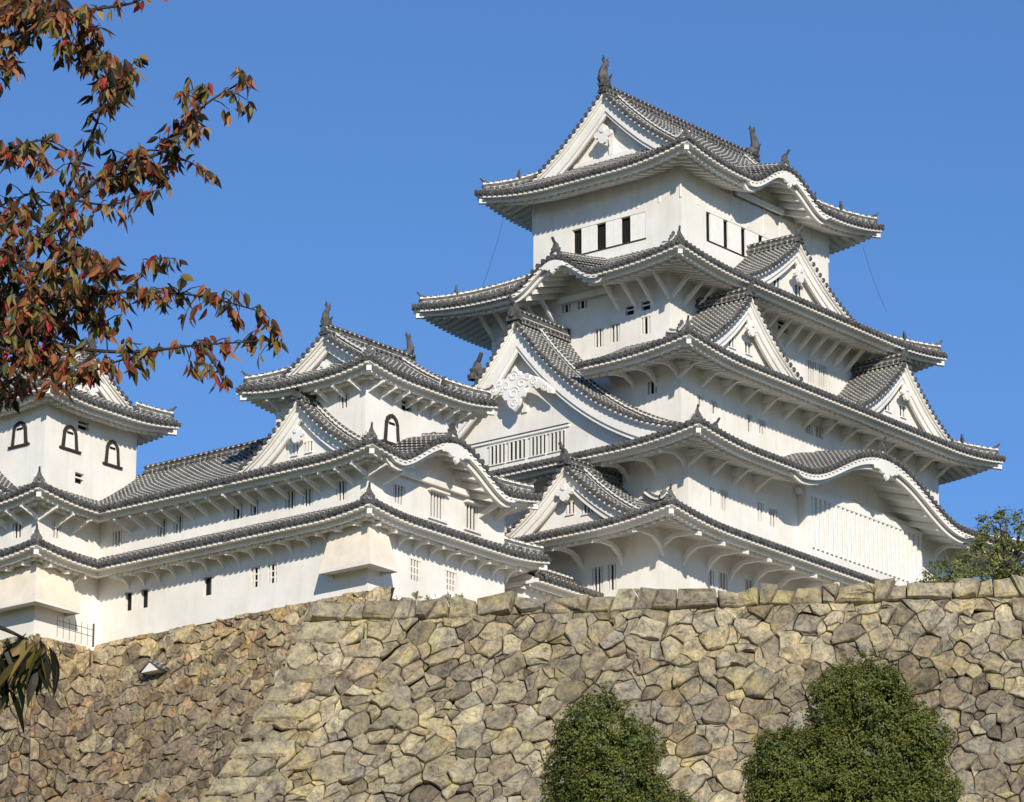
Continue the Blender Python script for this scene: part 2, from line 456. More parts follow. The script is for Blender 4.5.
def brackets(B, s, u0, u1, step, style='straight', drop=1.25, reach=.72, w=.15):
    n = max(1, int(round((u1 - u0) / step)))
    for i in range(n + 1):
        u = u0 + (u1 - u0) * i / n
        if s.kara and abs(u - s.kara[0]) < s.kara[1] * .7: continue
        mb = MB(); o = s.o; X = s.U * w
        zs = lambda d: s.z + s.lift(u) - .50 + .30 * (d - .33)
        A = s.org + s.U * (u - w / 2) + s.N * (o + .03); dr = o * (1 - reach)
        if style == 'straight':
            p0 = A + UZ * (zs(o) - drop); p1 = s.org + s.U * (u - w / 2) + s.N * dr + UZ * (zs(dr) - .12)
            mb.box(p0, X, p1 - p0, UZ * .24, PL)
        elif style == 'curved':
            pr = [(0, -drop), (.12 * o, -drop * .62), (.30 * o, -drop * .34), (reach * .75 * o, -.30), (reach * o, -.26)]
            lo = [A - s.N * x + UZ * (zs(o - x) + y) for x, y in pr]; hi = [p + UZ * .20 - s.N * .02 for p in lo]
            hi[0] = lo[0] + UZ * .38; hi[1] = lo[1] + UZ * .30
            mb.grid([lo, hi, [p + X for p in hi], [p + X for p in lo], lo], PL)
            mb.poly([lo[-1], hi[-1], hi[-1] + X, lo[-1] + X], PL)
        else:   # horizontal arm
            mb.box(A + UZ * (zs(o) - .62), X * 1.3, -s.N * (reach * o) + UZ * .02, UZ * .26, PL)
            p0 = A + UZ * (zs(o) - drop); p1 = A - s.N * (.38 * o) + UZ * (zs(o) - .58)
            mb.box(p0, X, p1 - p0, UZ * .16, PL)
        B.part('bracket', mb)

def win_geom(B, o, U, N, w, h, kind, parent=None):
    """window at lower-left corner o on a wall; U along, N outward; recess 0.24 deep already cut"""
    U, N, o = V3(U), V3(N), Vector(o)
    f, g = MB(), MB()
    f.box(o - N * .23, U * w, -N * .02, UZ * h, DARK)
    if kind in ('bars', 'hood', 'grid'):
        k = max(2, int(round(w / .235)))
        bw = .078 if kind != 'grid' else .07
        for i in range(k):
            c = w * (i + .5 + .0) / k
            g.box(o + U * (c - bw / 2) - N * .10, U * bw, N * .08, UZ * h, PL)
        if kind == 'grid':
            for q in (.33, .66): g.box(o - N * .16 + UZ * (h * q - .03), U * w, N * .10, UZ * .06, PL)
        if kind == 'hood':
            f.box(o - U * .12 + UZ * (h + .01) + N * .003, U * (w + .24), N * .28, UZ * .10, PL)
            f.box(o - U * .12 - UZ * .10 + N * .003, U * (w + .24), N * .12, UZ * .09, PL)
    elif kind == 'slit':
        g.box(o - N * .10 + UZ * h * .5, U * w, N * .06, UZ * .08, PL)
    elif kind == 'open':
        g.box(o + U * w * .62 - N * .2, U * w * .38, N * .06, UZ * h, CAP)
    elif kind.startswith('strip'):
        k = int(kind[5:]); pw = w / k
        for i in range(k):
            for q in ((.37, .69) if k == 3 else (.25, .63)):
                g.box(o + U * (i * pw + pw * q + .01) - N * .12, U * (pw * (.30 if k == 3 else .365)), N * .09, UZ * h, SHUT)
        f.box(o - UZ * .07 + N * .003, U * (w + .05), N * .05, UZ * .06, WOOD)
    elif kind == 'kato':
        # bell-shaped window: black frame round a white shutter
        f = MB()
        def bell(sx, z1): return [(-.50 * sx, 0), (-.44 * sx, .45 * z1), (-.42 * sx, .68 * z1), (-.33 * sx, .86 * z1), (-.16 * sx, .96 * z1), (0, 1.0 * z1), (.16 * sx, .96 * z1), (.33 * sx, .86 * z1), (.42 * sx, .68 * z1), (.44 * sx, .45 * z1), (.50 * sx, 0)]
        oo = o + U * w / 2
        a = bell(w * 1.08, h); b = bell(w * .70, h * .86)
        P = lambda q, n: oo + U * q[0] + UZ * q[1] + N * n
        for i in range(len(a) - 1):
            f.poly([P(a[i], .07), P(a[i + 1], .07), P(b[i + 1], .07), P(b[i], .07)], WOOD)
            f.poly([P(a[i], 0), P(a[i + 1], 0), P(a[i + 1], .07), P(a[i], .07)], WOOD)
            f.poly([P(b[i], 0.01), P(b[i + 1], 0.01), P(b[i + 1], .07), P(b[i], .07)], WOOD)
        f.box(oo - U * w * .68 - UZ * .1 + N * .003, U * w * 1.36, N * .12, UZ * .1, WOOD)
        g.extrude([(x, y) for x, y in b], oo + N * .003, U, UZ, N * .02, SHUT)
        g.box(oo - U * w * .2 + UZ * h * .62 + N * .025, U * w * .4, N * .02, UZ * .12, DARK)
    p = B.part('window', f, parent)
    B.part('shutter' if kind in ('kato', 'open') or kind.startswith('strip') else 'window_bars', g, p)

def wall_face(mb, o, U, N, L, z0, z1, wins, m=PL):
    """rectangular wall face with real openings. wins: (u0,u1,z0,z1)"""
    U, N, o = V3(U), V3(N), Vector(o)
    xs = sorted({0, L, *[w[0] for w in wins], *[w[1] for w in wins]}); zs = sorted({z0, z1, *[w[2] for w in wins], *[w[3] for w in wins]})
    for i in range(len(xs) - 1):
        for j in range(len(zs) - 1):
            cx, cz = (xs[i] + xs[i + 1]) / 2, (zs[j] + zs[j + 1]) / 2
            if any(w[0] < cx < w[1] and w[2] < cz < w[3] for w in wins): continue
            mb.poly([o + U * xs[i] + UZ * zs[j], o + U * xs[i + 1] + UZ * zs[j], o + U * xs[i + 1] + UZ * zs[j + 1], o + U * xs[i] + UZ * zs[j + 1]], m)
    for u0, u1, a, b in wins:
        q = [o + U * u0 + UZ * a, o + U * u1 + UZ * a, o + U * u1 + UZ * b, o + U * u0 + UZ * b]
        for i in range(4): mb.poly([q[i], q[(i + 1) % 4], q[(i + 1) % 4] - N * .24, q[i] - N * .24], m)
def walls(B, rect, z0, z1, wl=(), wr=(), name='wall', drop_lines=None):
    """four walls; wl windows on the face towards -a given as (b0,b1,z0,z1,kind), wr on the face towards -b as (a0,a1,...)"""
    a0, a1, b0, b1 = rect; mb = MB()
    Lw = [(b1 - w[1], b1 - w[0], w[2], w[3]) for w in wl if w[4] != 'kato']
    Rw = [(w[0] - a0, w[1] - a0, w[2], w[3]) for w in wr if w[4] != 'kato']
    wall_face(mb, (a0, b1, 0), (0, -1), (-1, 0), b1 - b0, z0, z1, Lw)
    wall_face(mb, (a0, b0, 0), (1, 0), (0, -1), a1 - a0, z0, z1, Rw)
    wall_face(mb, (a1, b0, 0), (0, 1), (1, 0), b1 - b0, z0, z1, [])
    wall_face(mb, (a1, b1, 0), (-1, 0), (0, 1), a1 - a0, z0, z1, [])
    if drop_lines:                       # shallow plaster pilasters
        (zl0, zl1, st) = drop_lines
        n = int((b1 - b0) / st)
        for i in range(n + 1):
            b = b0 + (b1 - b0) * i / n; mb.box((a0 - .03, b - .07, zl0), (.03, 0, 0), (0, .14, 0), (0, 0, zl1 - zl0), PL)
        n = int((a1 - a0) / st)
        for i in range(n + 1):
            a = a0 + (a1 - a0) * i / n; mb.box((a - .07, b0 - .03, zl0), (.14, 0, 0), (0, .03, 0), (0, 0, zl1 - zl0), PL)
    w = B.part(name, mb)
    for q in wl: win_geom(B, (a0, q[1], q[2]), (0, -1), (-1, 0), q[1] - q[0], q[3] - q[2], q[4])
    for q in wr: win_geom(B, (q[0], b0, q[2]), (1, 0), (0, -1), q[1] - q[0], q[3] - q[2], q[4])
    return w

def shachi(mb, p, D, s=1.0):
    """tiled roof fish: head down on the ridge facing inwards (D = 2D inward unit), tail raised"""
    D = V3(D); X = Vector((-D.y, D.x, 0)); p = Vector(p)
    P = [(.42, .12), (.22, .22), (-.05, .36), (-.20, .66), (-.16, 1.0), (-.02, 1.32), (.10, 1.56), (.10, 1.72)]
    rr = [.18, .32, .38, .33, .27, .21, .15, .08]
    mb.tube([p + (D * x + UZ * y) * s for x, y in P], [r * s for r in rr], CAP, 8, side=X, cap=CAP)
    # tail fan, back fins and side fins
    tail = [(0, 0), (.10, .22), (.30, .42), (.22, .18), (.42, .20), (.26, .02), (.34, -.12), (.12, -.06)]
    mb.extrude([(x * s, y * s) for x, y in tail], p + (D * .08 + UZ * 1.62) * s - X * .04 * s, D, UZ, X * .08 * s, CAP)
    tl = [(0, 0), (-.05, .30), (-.22, .48), (-.22, .24), (-.36, .22), (-.2, .0)]
    mb.extrude([(x * s, y * s) for x, y in tl], p + (D * .06 + UZ * 1.6) * s - X * .04 * s, D, UZ, X * .08 * s, CAP)
    for x, y, a in ((-.42, .55, .28), (-.40, .85, .26), (-.28, 1.18, .2), (-.12, 1.42, .16)):
        mb.extrude([(0, -.12 * s), (a * s, 0), (0, .14 * s), (-a * .55 * s, .16 * s)], p + (D * (x + .06) + UZ * y) * s - X * .03 * s, D, UZ, X * .06 * s, CAP)
    for sg in (-1, 1):
        mb.extrude([(0, 0), (.3 * s, .1 * s), (.42 * s, .38 * s), (.16 * s, .3 * s)], p + (D * .05 + UZ * .35) * s + X * sg * .2 * s, (X * sg + D * -.2).normalized(), UZ, D * .05 * s, CAP)
    mb.cbox(p + UZ * .05 * s, D * .9 * s, X * .42 * s, UZ * .2 * s, CAP)

def pendant_outline(kind, s):
    if kind == 'big':
        h = [(0, -1.55), (.16, -1.42), (.34, -1.30), (.46, -1.06), (.44, -.90), (.66, -.86), (.80, -.62), (.74, -.40), (.98, -.30), (1.18, -.46), (1.42, -.42), (1.56, -.62), (1.84, -.58), (1.98, -.80),
             (2.26, -.80), (2.34, -.98), (2.56, -1.04), (2.64, -.86), (2.40, -.62), (2.10, -.36), (1.78, -.10), (1.42, .10), (1.10, .22), (.82, .40), (.56, .36), (.40, .58), (.20, .62), (.10, .86), (0, .92)]
    else:
        h = [(0, -.85), (.18, -.78), (.32, -.6), (.34, -.42), (.52, -.45), (.66, -.3), (.62, -.12), (.48, -.02), (.34, .02), (.28, .2), (.14, .3), (.0, .42)]
    h = [(x * s, y * s) for x, y in h]
    return h + [(-x, y) for x, y in reversed(h[1:-1])]

def gable(B, c, U, N, zc, w, w_slope, depth, tym=.8, bw=.5, pend=.6, pendkind='small', z_base=None, wins=(), rh=.42, slopes=True, n0=0.0, shachi_s=None, desc=None, ridge_back=None, crest=1.0, verge_t1=None, orn=True, w_left=None, pdrop=1.55):
    """triangular gable. c=(a,b) at the front verge under the ridge, U lateral, N inward, zc(t) roof height at lateral distance t"""
    U, N = V3(U), V3(N); c = Vector((c[0], c[1], 0))
    g = MB(); bd = MB(); ty = MB(); RG = []; pe = MB()
    for sg in (-1, 1):
        ww = (w_left if (w_left and sg < 0) else w)
        T = lambda t, n, dz=0: c + U * (sg * t) + N * n + UZ * (zc(t) + dz)
        if slopes:
            nt = max(8, int(w_slope / .4)); nn = max(2, int(depth / 1.0))
            rows, uvs = [], []
            for i in range(nt + 1):
                t = w_slope * i / nt; rows.append([T(t, n0 + (depth - n0) * j / nn) for j in range(nn + 1)]); uvs.append([(0, t)] * (nn + 1))
            g.grid(rows, BED, uvs)
            k = .28
            while k < depth:
                g.tube([T(w_slope * j / nt, k, .035) for j in range(nt + 1)], .088, RIB, 4, side=N, half=True); k += .30
        # verge: edge tiles, discs
        nt = max(10, int(ww / .3)); ts = [ww * i / nt for i in range(nt + 1)]
        g.grid([[T(t, 0) for t in ts], [T(t, 0, -.09) for t in ts]], CAP)
        g.tube([T(t, .16, .05) for t in ts], .10, RIB, 5, side=N, half=True)
        bd.grid([[T(t, .0, -.09) for t in ts], [T(t, .03, -.2) for t in ts], [T(t, .14, -.21) for t in ts], [T(t, .16, -.30) for t in ts], [T(t, tym + .1, -.30) for t in ts]], PL)
        arc = 0; last = T(0, 0); t = .05; ww = ww
        while t < ww:
            q = T(t, 0, -.0); 
            if (q - last).length > .35:
                g.tube([q - N * .08 + UZ * .03, q + N * .1 + UZ * .03], .13, CAP, 8, cap=CAP)
                tt = (T(t + .1, 0) - q).normalized()
                m = q + tt * .15 - UZ * .15
                bd.box(m - tt * .075 - N * .05, tt * .15, N * .1, UZ * .08, PL)
                last = q
            t += .03
        # bargeboards: outer and inner
        for (n_, th, top, b_) in ((.26, .12, -.20, bw), (.36, .14, -.26, bw * (1.5 if bw < .6 else 1.22))):
            rw = [[], [], [], []]
            for t in ts:
                sl = (zc(t + .05) - zc(max(t - .05, 0))) / (.05 + min(t, .05)); f = math.sqrt(1 + sl * sl)
                lo = b_ * f * (1 - .12 * (1 - t / ww))
                lo = min(lo, max(.12, zc(t) + top - ((z_base if z_base is not None else -1e9) - .25)))
                for r_, (nn_, z_) in zip(rw, ((n_, top), (n_, top - lo), (n_ + th, top - lo), (n_ + th, top))):
                    r_.append(T(t, nn_, z_))
            bd.grid(rw, PL); bd.poly([r_[-1] for r_ in rw], PL)
        # tympanum
        rows = [[], []]; zb = (z_base if z_base is not None else zc(ww) - .4)
        for t in ts:
            rows[0].append(c + U * sg * t + N * tym + UZ * min(zb, zc(t) - .3)); rows[1].append(T(t, tym, -.25))
        ty.grid(rows, PL)
        if desc:     # descending ridge set back from the verge
            nb, t1, osc = desc; rg = MB(); RG.append(rg)
            P = [T(.3 + (t1 - .3) * i / 12, nb, .05) for i in range(13)]
            ridge(rg, P, .32, .34)
            onigawara(rg, P[-1] + U * sg * .1, tuple((U * sg)[:2]), osc, True)
        if orn:
            onigawara(bd, T(ww - .25, .35, .05), tuple((U * sg * .6 - N * .8)[:2]), .42, False)
    # ridge and ornaments
    zr = zc(0); rb = ridge_back if ridge_back else depth
    P = [c + N * (.12 + (rb - .12) * i / 6) + UZ * (zr + .05) for i in range(7)]
    rg = MB(); RG.append(rg)
    ridge(rg, P, .42, rh, True, .12)
    onigawara(rg, c + N * .05 + UZ * (zr + .02), (-N.x, -N.y), crest, True)
    # pendant
    ox = pendant_outline(pendkind, pend)
    pz = zr - (pdrop if pendkind == 'small' else 3.35)
    pe.extrude(ox, c + N * .16 + UZ * pz, U, UZ, -N * .14, PL, .94)
    if pendkind == 'big':
        # raised scroll bosses and pierced eyes
        for (x, y, r_) in ((0, .35, .30), (0, -.55, .34), (.52, -.1, .26), (-.52, -.1, .26), (1.35, -.15, .22), (-1.35, -.15, .22), (2.1, -.66, .18), (-2.1, -.66, .18), (0, -1.1, .2), (.95, .1, .16), (-.95, .1, .16)):
            q = c + N * .02 + UZ * (pz + y * pend) + U * x * pend
            sp = []
            for k_ in range(17):
                an = k_ / 16 * 2 * math.pi * 1.35 + x; rr_ = r_ * pend * (1.05 - .75 * k_ / 16)
                sp.append(q + U * (rr_ * math.cos(an) * (1 if x >= 0 else -1)) + UZ * (rr_ * math.sin(an)))
            pe.tube(sp, .05 * pend, PL, 5)
    else:
        q = c + N * .02 + UZ * (pz + .0); pe.tube([q, q - N * .07], [.2 * pend, .15 * pend], PL, 10, cap=PL)
    r = B.part('gable', ty)
    if g.f: B.part('gable_roof', g, r)
    B.part('bargeboard', bd, r); B.part('pendant', pe, r)
    for rg in RG: B.part('ridge_tiles', rg, r)
    for q in wins:  # (u0,u1,z0,z1) along U on the tympanum, framed, slightly proud of the plaster
        f, b = MB(), MB(); o = c + U * q[0] + N * (tym - .004) + UZ * q[2]; ww_, hh = q[1] - q[0], q[3] - q[2]
        f.box(o - N * .004, U * ww_, -N * .01, UZ * hh, DARK)
        for (x, y, sx, sy) in ((-.05, -.05, ww_ + .10, .05), (-.05, hh, ww_ + .10, .05)):
            f.box(o + U * x + UZ * y, U * sx, -N * .09, UZ * sy, PL)
        k = max(2, int(round(ww_ / .25)))
        for i in range(k): b.box(o + U * (ww_ * (i + .5) / k - .05) - N * .02, U * .10, -N * .06, UZ * hh, PL)
        p = B.part('window', f, r) ; b_ = build('window_bars', b, None, r, B.org) if b.f else None
    return r
def dormer_curve(z_apex, H, w, cc=.45):
    def f(t):
        s = t / w; return z_apex - H * (1 - (1 - s) * (1 - cc * s))
    return f

# ================================================================== terrain (mostly below the frame)
def wall_pt_dir():
    d = Vector((22.24 + 7.86, 185.6 - 190, 0)); return d.normalized()
def sheet(name, pts, z, m, label_kind='structure'):
    mb = MB(); mb.poly([(x, y, z) for x, y in pts], 0); return tag(build(name, mb, [m]), kind=label_kind)
M_GRASS = mat_ground('grass_ground', (0.045, 0.06, 0.02), (0.09, 0.095, 0.035), 0.15)
M_GRAVEL = mat_ground('gravel_ground', (0.38, 0.35, 0.29), (0.48, 0.44, 0.37), 0.6)
S_ = 6000
sheet('ground', [(-S_, -S_), (S_, -S_), (S_, S_), (-S_, S_)], -1.6, M_GRASS)
mb = MB()   # castle hill: slope rising from the ground to the foot of the stone walls
prof_ = [(60, -1.7), (90, 2), (130, 16), (160, 27), (176, 31.5), (215, 33), (262, 33), (300, 20), (360, -1.7)]
rows = []
for y, z in prof_:
    r = []
    for i in range(41):
        x = -120 + 260 * i / 40; e = min(1, min(x + 120, 140 - x) / 55.0)
        r.append((x, y, -1.7 + (z + 1.7) * max(0, e) ** .8 + noise.noise(Vector((x * .05, y * .05, 0))) * 1.2 * (1 if z > 0 else 0) * e))
    rows.append(r)
mb.grid(rows, 0); tag(build('hill', mb, [M_GRASS], smooth=True), kind='structure')

# ================================================================== MAIN KEEP
K = Bld('main_keep', 0, 0, 48, 'tallest white plastered castle tower with five tiers of grey tiled roofs, right of centre', 'castle tower')
HIP = ('hip', 99)
# --- tier 1 (top)
h1 = profile(.45, .042); g1 = 2.06
r1 = (-9.26, 9.26, -7.12, 7.12); z1 = 79.8
S1 = {}
S1['L'] = Side((r1[0], r1[3]), (0, -1), (1, 0), 14.24, z1, 2.25, h1, 2.9, HIP, HIP, .62, 5)
S1['R'] = Side((r1[0], r1[2]), (1, 0), (0, 1), 18.52, z1, 2.2, h1, 7.12, ('hip', g1), ('hip', g1), .62, 5, (9.36, 3.5, 1.45))
S1['F'] = Side((r1[1], r1[2]), (0, 1), (-1, 0), 14.24, z1, 2.25, h1, 2.9, HIP, HIP, .62, 5)
S1['B'] = Side((r1[1], r1[3]), (-1, 0), (0, -1), 18.52, z1, 2.2, h1, 7.12, ('hip', g1), ('hip', g1), .62, 5)
def patch_lift():
    o_lift = Side.lift
    def ht(s, u, d):
        b = s.h(d) + s.lift(u) * max(0.0, 1 - d / 4.5)
        k = s.K(u)
        if k > 0: b = max(b, k + .16 * d)
        return b
    Side.ht = ht
patch_lift()
make_roof(K, 'roof', S1, kara_bw=.38)
def zc_ir(z, h, half, lf, lw, g):
    def f(t):
        d = half - t
        return z + h(max(d, 0)) + lf * max(0, 1 - g / lw) ** 2 * max(0, 1 - d / 4.5)
    return f
zc1 = zc_ir(z1, h1, 7.12, .62, 5, g1)
gable(K, (-7.2, 0), (0, -1), (1, 0), zc1, 5.0, 5.0, 1.0, tym=.95, bw=.60, pend=.95, pdrop=2.15, slopes=False, z_base=80.4, desc=(1.3, 4.6, .6), ridge_back=14.4, rh=.42, crest=.7, wins=())
gable(K, (7.2, 0), (0, 1), (-1, 0), zc1, 5.0, 5.0, 1.0, tym=.95, bw=.60, pend=.95, pdrop=2.15, slopes=False, z_base=80.4, desc=(1.3, 4.6, .6), ridge_back=.5, rh=.42, crest=.7)
for sg_ in (-1, 1):
    m_ = MB(); x_ = sg_ * 6.25
    m_.box((x_ - .14 if sg_ < 0 else x_ - .02, -2.6, 81.55), (.16, 0, 0), (0, 5.2, 0), (0, 0, .26), PL); m_.box((x_ - .16 if sg_ < 0 else x_ - .02, -.16, 81.81), (.18, 0, 0), (0, .32, 0), (0, 0, 1.5), PL)
    for q_ in (-1.5, 1.5): m_.box((x_ - .15 if sg_ < 0 else x_ - .02, q_ - .12, 80.75), (.17, 0, 0), (0, .24, 0), (0, 0, .8), PL)
    K.part('gable_truss', m_)
zr1 = zc1(0) + .40
for s_ in (-1, 1):
    m_ = MB(); shachi(m_, (s_ * 6.95, 0, zr1 + .02), (-s_, 0), .86); K.part('ridge_fish', m_)
walls(K, (-6.9, 6.9, -4.94, 4.94), 74.2, z1 + .42, [(-2.61, 2.3, 76.37, 77.85, 'strip3')], [(-4.61, 1.88, 76.40, 78.0, 'strip4')], drop_lines=(78.15, z1 + .4, 1.4))
# --- tier 2
h2 = profile(.36, .022); r2 = (-12.4, 12.6, -8.91, 8.91); z2 = 72.95
S2 = rect_sides(r2, z2, 3.1, h2, dict(L=5.6, R=4.1, F=5.8, B=4.1), .5, 5.5,
                kara=dict(L=(8.91 + .62, 2.75, 1.3)), ends=dict(R=(HIP, HIP)))
make_roof(K, 'roof', S2, kara_bw=.25)
walls(K, (-9.3, 9.3, -5.9, 5.9), 67.2, z2 + .62,
      [(-1.57, -0.91, 69.96, 70.95, 'bars'), (-2.65, -1.99, 70.02, 71.01, 'bars'), (-4.63, -4.05, 70.06, 71.01, 'bars'), (-3.58, -3.02, 71.31, 71.8, 'slit'), (-4.64, -4.06, 71.37, 71.86, 'slit'), (0.6, 1.14, 72.3, 73.15, 'bars'), (-0.49, 0.09, 72.3, 73.15, 'bars')],
      [(3.2, 4.06, 70.22, 71.48, 'bars'), (4.2, 5.07, 70.24, 71.5, 'bars'), (0.54, 1.49, 72.45, 73.1, 'slit'), (-5.24, -4.33, 72.5, 73.1, 'slit')])
brackets(K, S2['L'], 3.2, 14.8, 1.1, 'straight', 1.8, .48, .17); brackets(K, S2['R'], 3.2, 21.6, 1.15, 'straight', 1.8, .48, .17)
gable(K, (-.6, -8.25), (1, 0), (0, 1), dormer_curve(76.6, 3.3, 5.2, .42), 5.2, 5.2, 3.4, tym=.75, bw=.42, pend=.9, z_base=73.2, rh=.42, crest=.85,
      wins=[(-1.5, -.9, 73.9, 74.5), (.5, 1.1, 73.9, 74.5)])
# --- tier 3
h3 = profile(.36, .022); z3 = 67.55
S3 = {}
S3['L'] = Side((-13.6, -3.0), (0, -1), (1, 0), 7.25, z3, 2.9, h3, 4.4, ('flat', 0), HIP, .5, 5.5)
S3['R'] = Side((-13.6, -10.25), (1, 0), (0, 1), 29.7, z3, 2.7, h3, 4.4, HIP, HIP, .5, 5.5)
S3['F'] = Side((16.1, -10.25), (0, 1), (-1, 0), 17.25, z3, 2.7, h3, 6.9, HIP, HIP, .5, 5.5)
S3['B'] = Side((16.1, 7.0), (-1, 0), (0, -1), 22.0, z3, 2.0, h3, 2.0, HIP, ('flat', 0), .3, 5.5)
make_roof(K, 'roof', S3, hips=('R', 'F', 'B'))
walls(K, (-10.7, 13.4, -7.56, 5.0), 61.8, z3 + .58, [(-6.03, -5.46, 66.2, 66.9, 'bars')],
      [(-9.29, -8.77, 65.55, 66.15, 'bars'), (-8.07, -7.54, 65.47, 66.17, 'bars'), (-4.91, -4.42, 65.23, 66.16, 'bars'), (-3.88, -3.18, 65.39, 66.15, 'bars'), (0.47, 1.18, 66.40, 67.02, 'bars'), (1.4, 2.16, 66.40, 67.02, 'bars')])
brackets(K, S3['L'], 1.6, 4.4, 1.4, 'curved', 1.3, .75); brackets(K, S3['R'], 2.8, 26.8, 1.9, 'arm', 1.25, .8)
for cx_ in (-6.75, 7.75):
    gable(K, (cx_, -9.35), (1, 0), (0, 1), dormer_curve(71.75, 3.55, 4.45, .42), 4.45, 4.45, 3.6, tym=.75, bw=.46, pend=.75, z_base=68.0, rh=.42, crest=.85,
          wins=[(-1.1, -.6, 68.9, 69.5), (.35, .85, 68.9, 69.5)])
# --- tier 4, with the great west gable
h4 = profile(.30, 0, .0022); z4 = 62.15; c4 = .8
r4 = (-15.3, 16.6, -12.0, 13.6); g4 = 1.4
S4 = {}
S4['L'] = Side((r4[0], r4[3]), (0, -1), (1, 0), 25.6, z4, 2.9, h4, 2.6, HIP, HIP, .5, 5.5)
S4['R'] = Side((r4[0], r4[2]), (1, 0), (0, 1), 31.9, z4, 2.8, h4, 4.5, ('hip', g4), HIP, .5, 5.5, (16.75, 7.5, 2.35))
S4['F'] = Side((r4[1], r4[2]), (0, 1), (-1, 0), 25.6, z4, 2.9, h4, 3.4, HIP, HIP, .5, 5.5)
S4['B'] = Side((r4[1], r4[3]), (-1, 0), (0, -1), 31.9, z4, 2.8, h4, 4.5, HIP, ('hip', g4), .5, 5.5)
make_roof(K, 'roof', S4, kara_bw=.38)
walls(K, (-12.4, 13.6, -9.2, 10.6), 56.6, z4 + .6, [],
      [(-10.64, -10.21, 59.64, 60.69, 'bars'), (-9.65, -8.99, 59.67, 60.73, 'bars'), (-6.44, -5.82, 59.78, 60.8, 'bars'), (-5.38, -4.66, 59.75, 60.72, 'bars')])
brackets(K, S4['L'], 19.0, 22.6, 1.8, 'curved', 1.3, .75); brackets(K, S4['R'], 2.9, 8.6, 1.8, 'arm', 1.25, .8); brackets(K, S4['R'], 25.5, 28.8, 1.6, 'curved', 1.25, .8)
zc4 = zc_ir(z4, h4, 12.8, .5, 5.5, g4)
zc4b = lambda t: zc4(t) + .03
gable(K, (-13.9, c4), (0, -1), (1, 0), zc4b, 11.3, 8.5, 4.7, tym=1.0, bw=.72, pend=1.0, pendkind='big', z_base=62.6, rh=.6, crest=1.15, desc=(2.1, 11.2, .75),
      wins=[(-(q[1] - c4), -(q[0] - c4), q[2], q[3]) for q in ((2.17, 3.2, 63.45, 64.45), (0.83, 1.94, 63.45, 64.45), (-0.5, 0.5, 63.45, 64.45), (-1.75, -0.75, 63.45, 64.45))])
m_ = MB()
P_ = [(-13.2, c4 + t, zc4(t) + .1) for t in (2.6, 3.1, 3.7, 4.4, 5.2)]
ridge(m_, P_, .4, .55)
m_.tube([Vector(p) + UZ * .35 for p in P_], [.34, .32, .3, .28, .2], CAP, 6, cap=CAP)
onigawara(m_, (-13.3, c4 + 2.85, zc4(2.75) + .7), (-.4, -.9), 1.25, True); K.part('side_ridge', m_)
# trim line and window bay of the great gable
m_ = MB(); m_.box((-13.02, -2.1, 64.62), (.14, 0, 0), (0, 6.6, 0), (0, 0, .12), SHUT); m_.box((-13.06, -2.1, 64.74), (.18, 0, 0), (0, 6.6, 0), (0, 0, .05), CAP)
m_.box((-13.03, .65, 65.9), (.14, 0, 0), (0, .3, 0), (0, 0, 1.8), PL)
K.part('string_course', m_)
# lattice bay on the south face
m_ = MB(); m_.box((-2.75, -9.62, 58.55), (11.1, 0, 0), (0, .42, 0), (0, 0, 3.95), PL); bay = K.part('lattice_bay', m_)
m_ = MB()
for i in range(25):
    a_ = -2.15 + i * .42; m_.box((a_, -9.74, 59.2), (.17, 0, 0), (0, .12, 0), (0, 0, 2.76), SHUT); m_.box((a_ + .24, -9.632, 59.35), (.11, 0, 0), (0, .01, 0), (0, 0, 2.5), CAP)  # dark strips on the solid panel paint in the shade of open gaps
m_.box((-2.4, -9.76, 61.92), (10.6, 0, 0), (0, .20, 0), (0, 0, .30), SHUT)
m_.box((-2.75, -9.78, 58.6), (.42, 0, 0), (0, .16, 0), (0, 0, 3.9), SHUT)
K.part('lattice', m_, bay)
# --- tier 5 (lowest)
h5 = profile(.36, .02); z5 = 57.3
S5 = {}
S5['L'] = Side((-18.2, -1.0), (0, -1), (1, 0), 11.4, z5, 3.0, h5, 5.7, ('flat', 0), HIP, .5, 5.5)
S5['R'] = Side((-18.2, -12.4), (1, 0), (0, 1), 37.5, z5, 3.0, h5, 5.7, HIP, HIP, .5, 5.5)
S5['F'] = Side((19.3, -12.4), (0, 1), (-1, 0), 26.5, z5, 3.0, h5, 5.7, HIP, HIP, .5, 5.5)
make_roof(K, 'roof', S5, hips=('R', 'F'))
walls(K, (-15.2, 16.3, -9.4, 10.8), 53.4, z5 + .62, [(-5.87, -5.22, 54.78, 56.12, 'bars'), (-6.72, -6.22, 54.79, 56.13, 'bars')],
      [(-11.06, -10.58, 55.41, 56.24, 'bars'), (-10.16, -9.41, 55.47, 56.3, 'bars'), (-7.9, -7.11, 55.56, 56.4, 'bars')])
brackets(K, S5['L'], 3.6, 8.6, 2.4, 'curved', 1.7, .8, .2); brackets(K, S5['R'], 3.0, 29, 2.0, 'curved', 1.7, .85, .2)
gable(K, (-17.05, -4.85), (0, -1), (1, 0), dormer_curve(61.1, 3.25, 4.3, .40), 4.3, 4.3, 4.7, tym=.75, bw=.42, pend=.85, z_base=57.6, rh=.45, crest=1.0, pdrop=1.15, desc=(1.6, 5.2, .5),
      wins=[(-.35, .1, 58.75, 59.35), (.65, 1.3, 58.6, 59.3)])

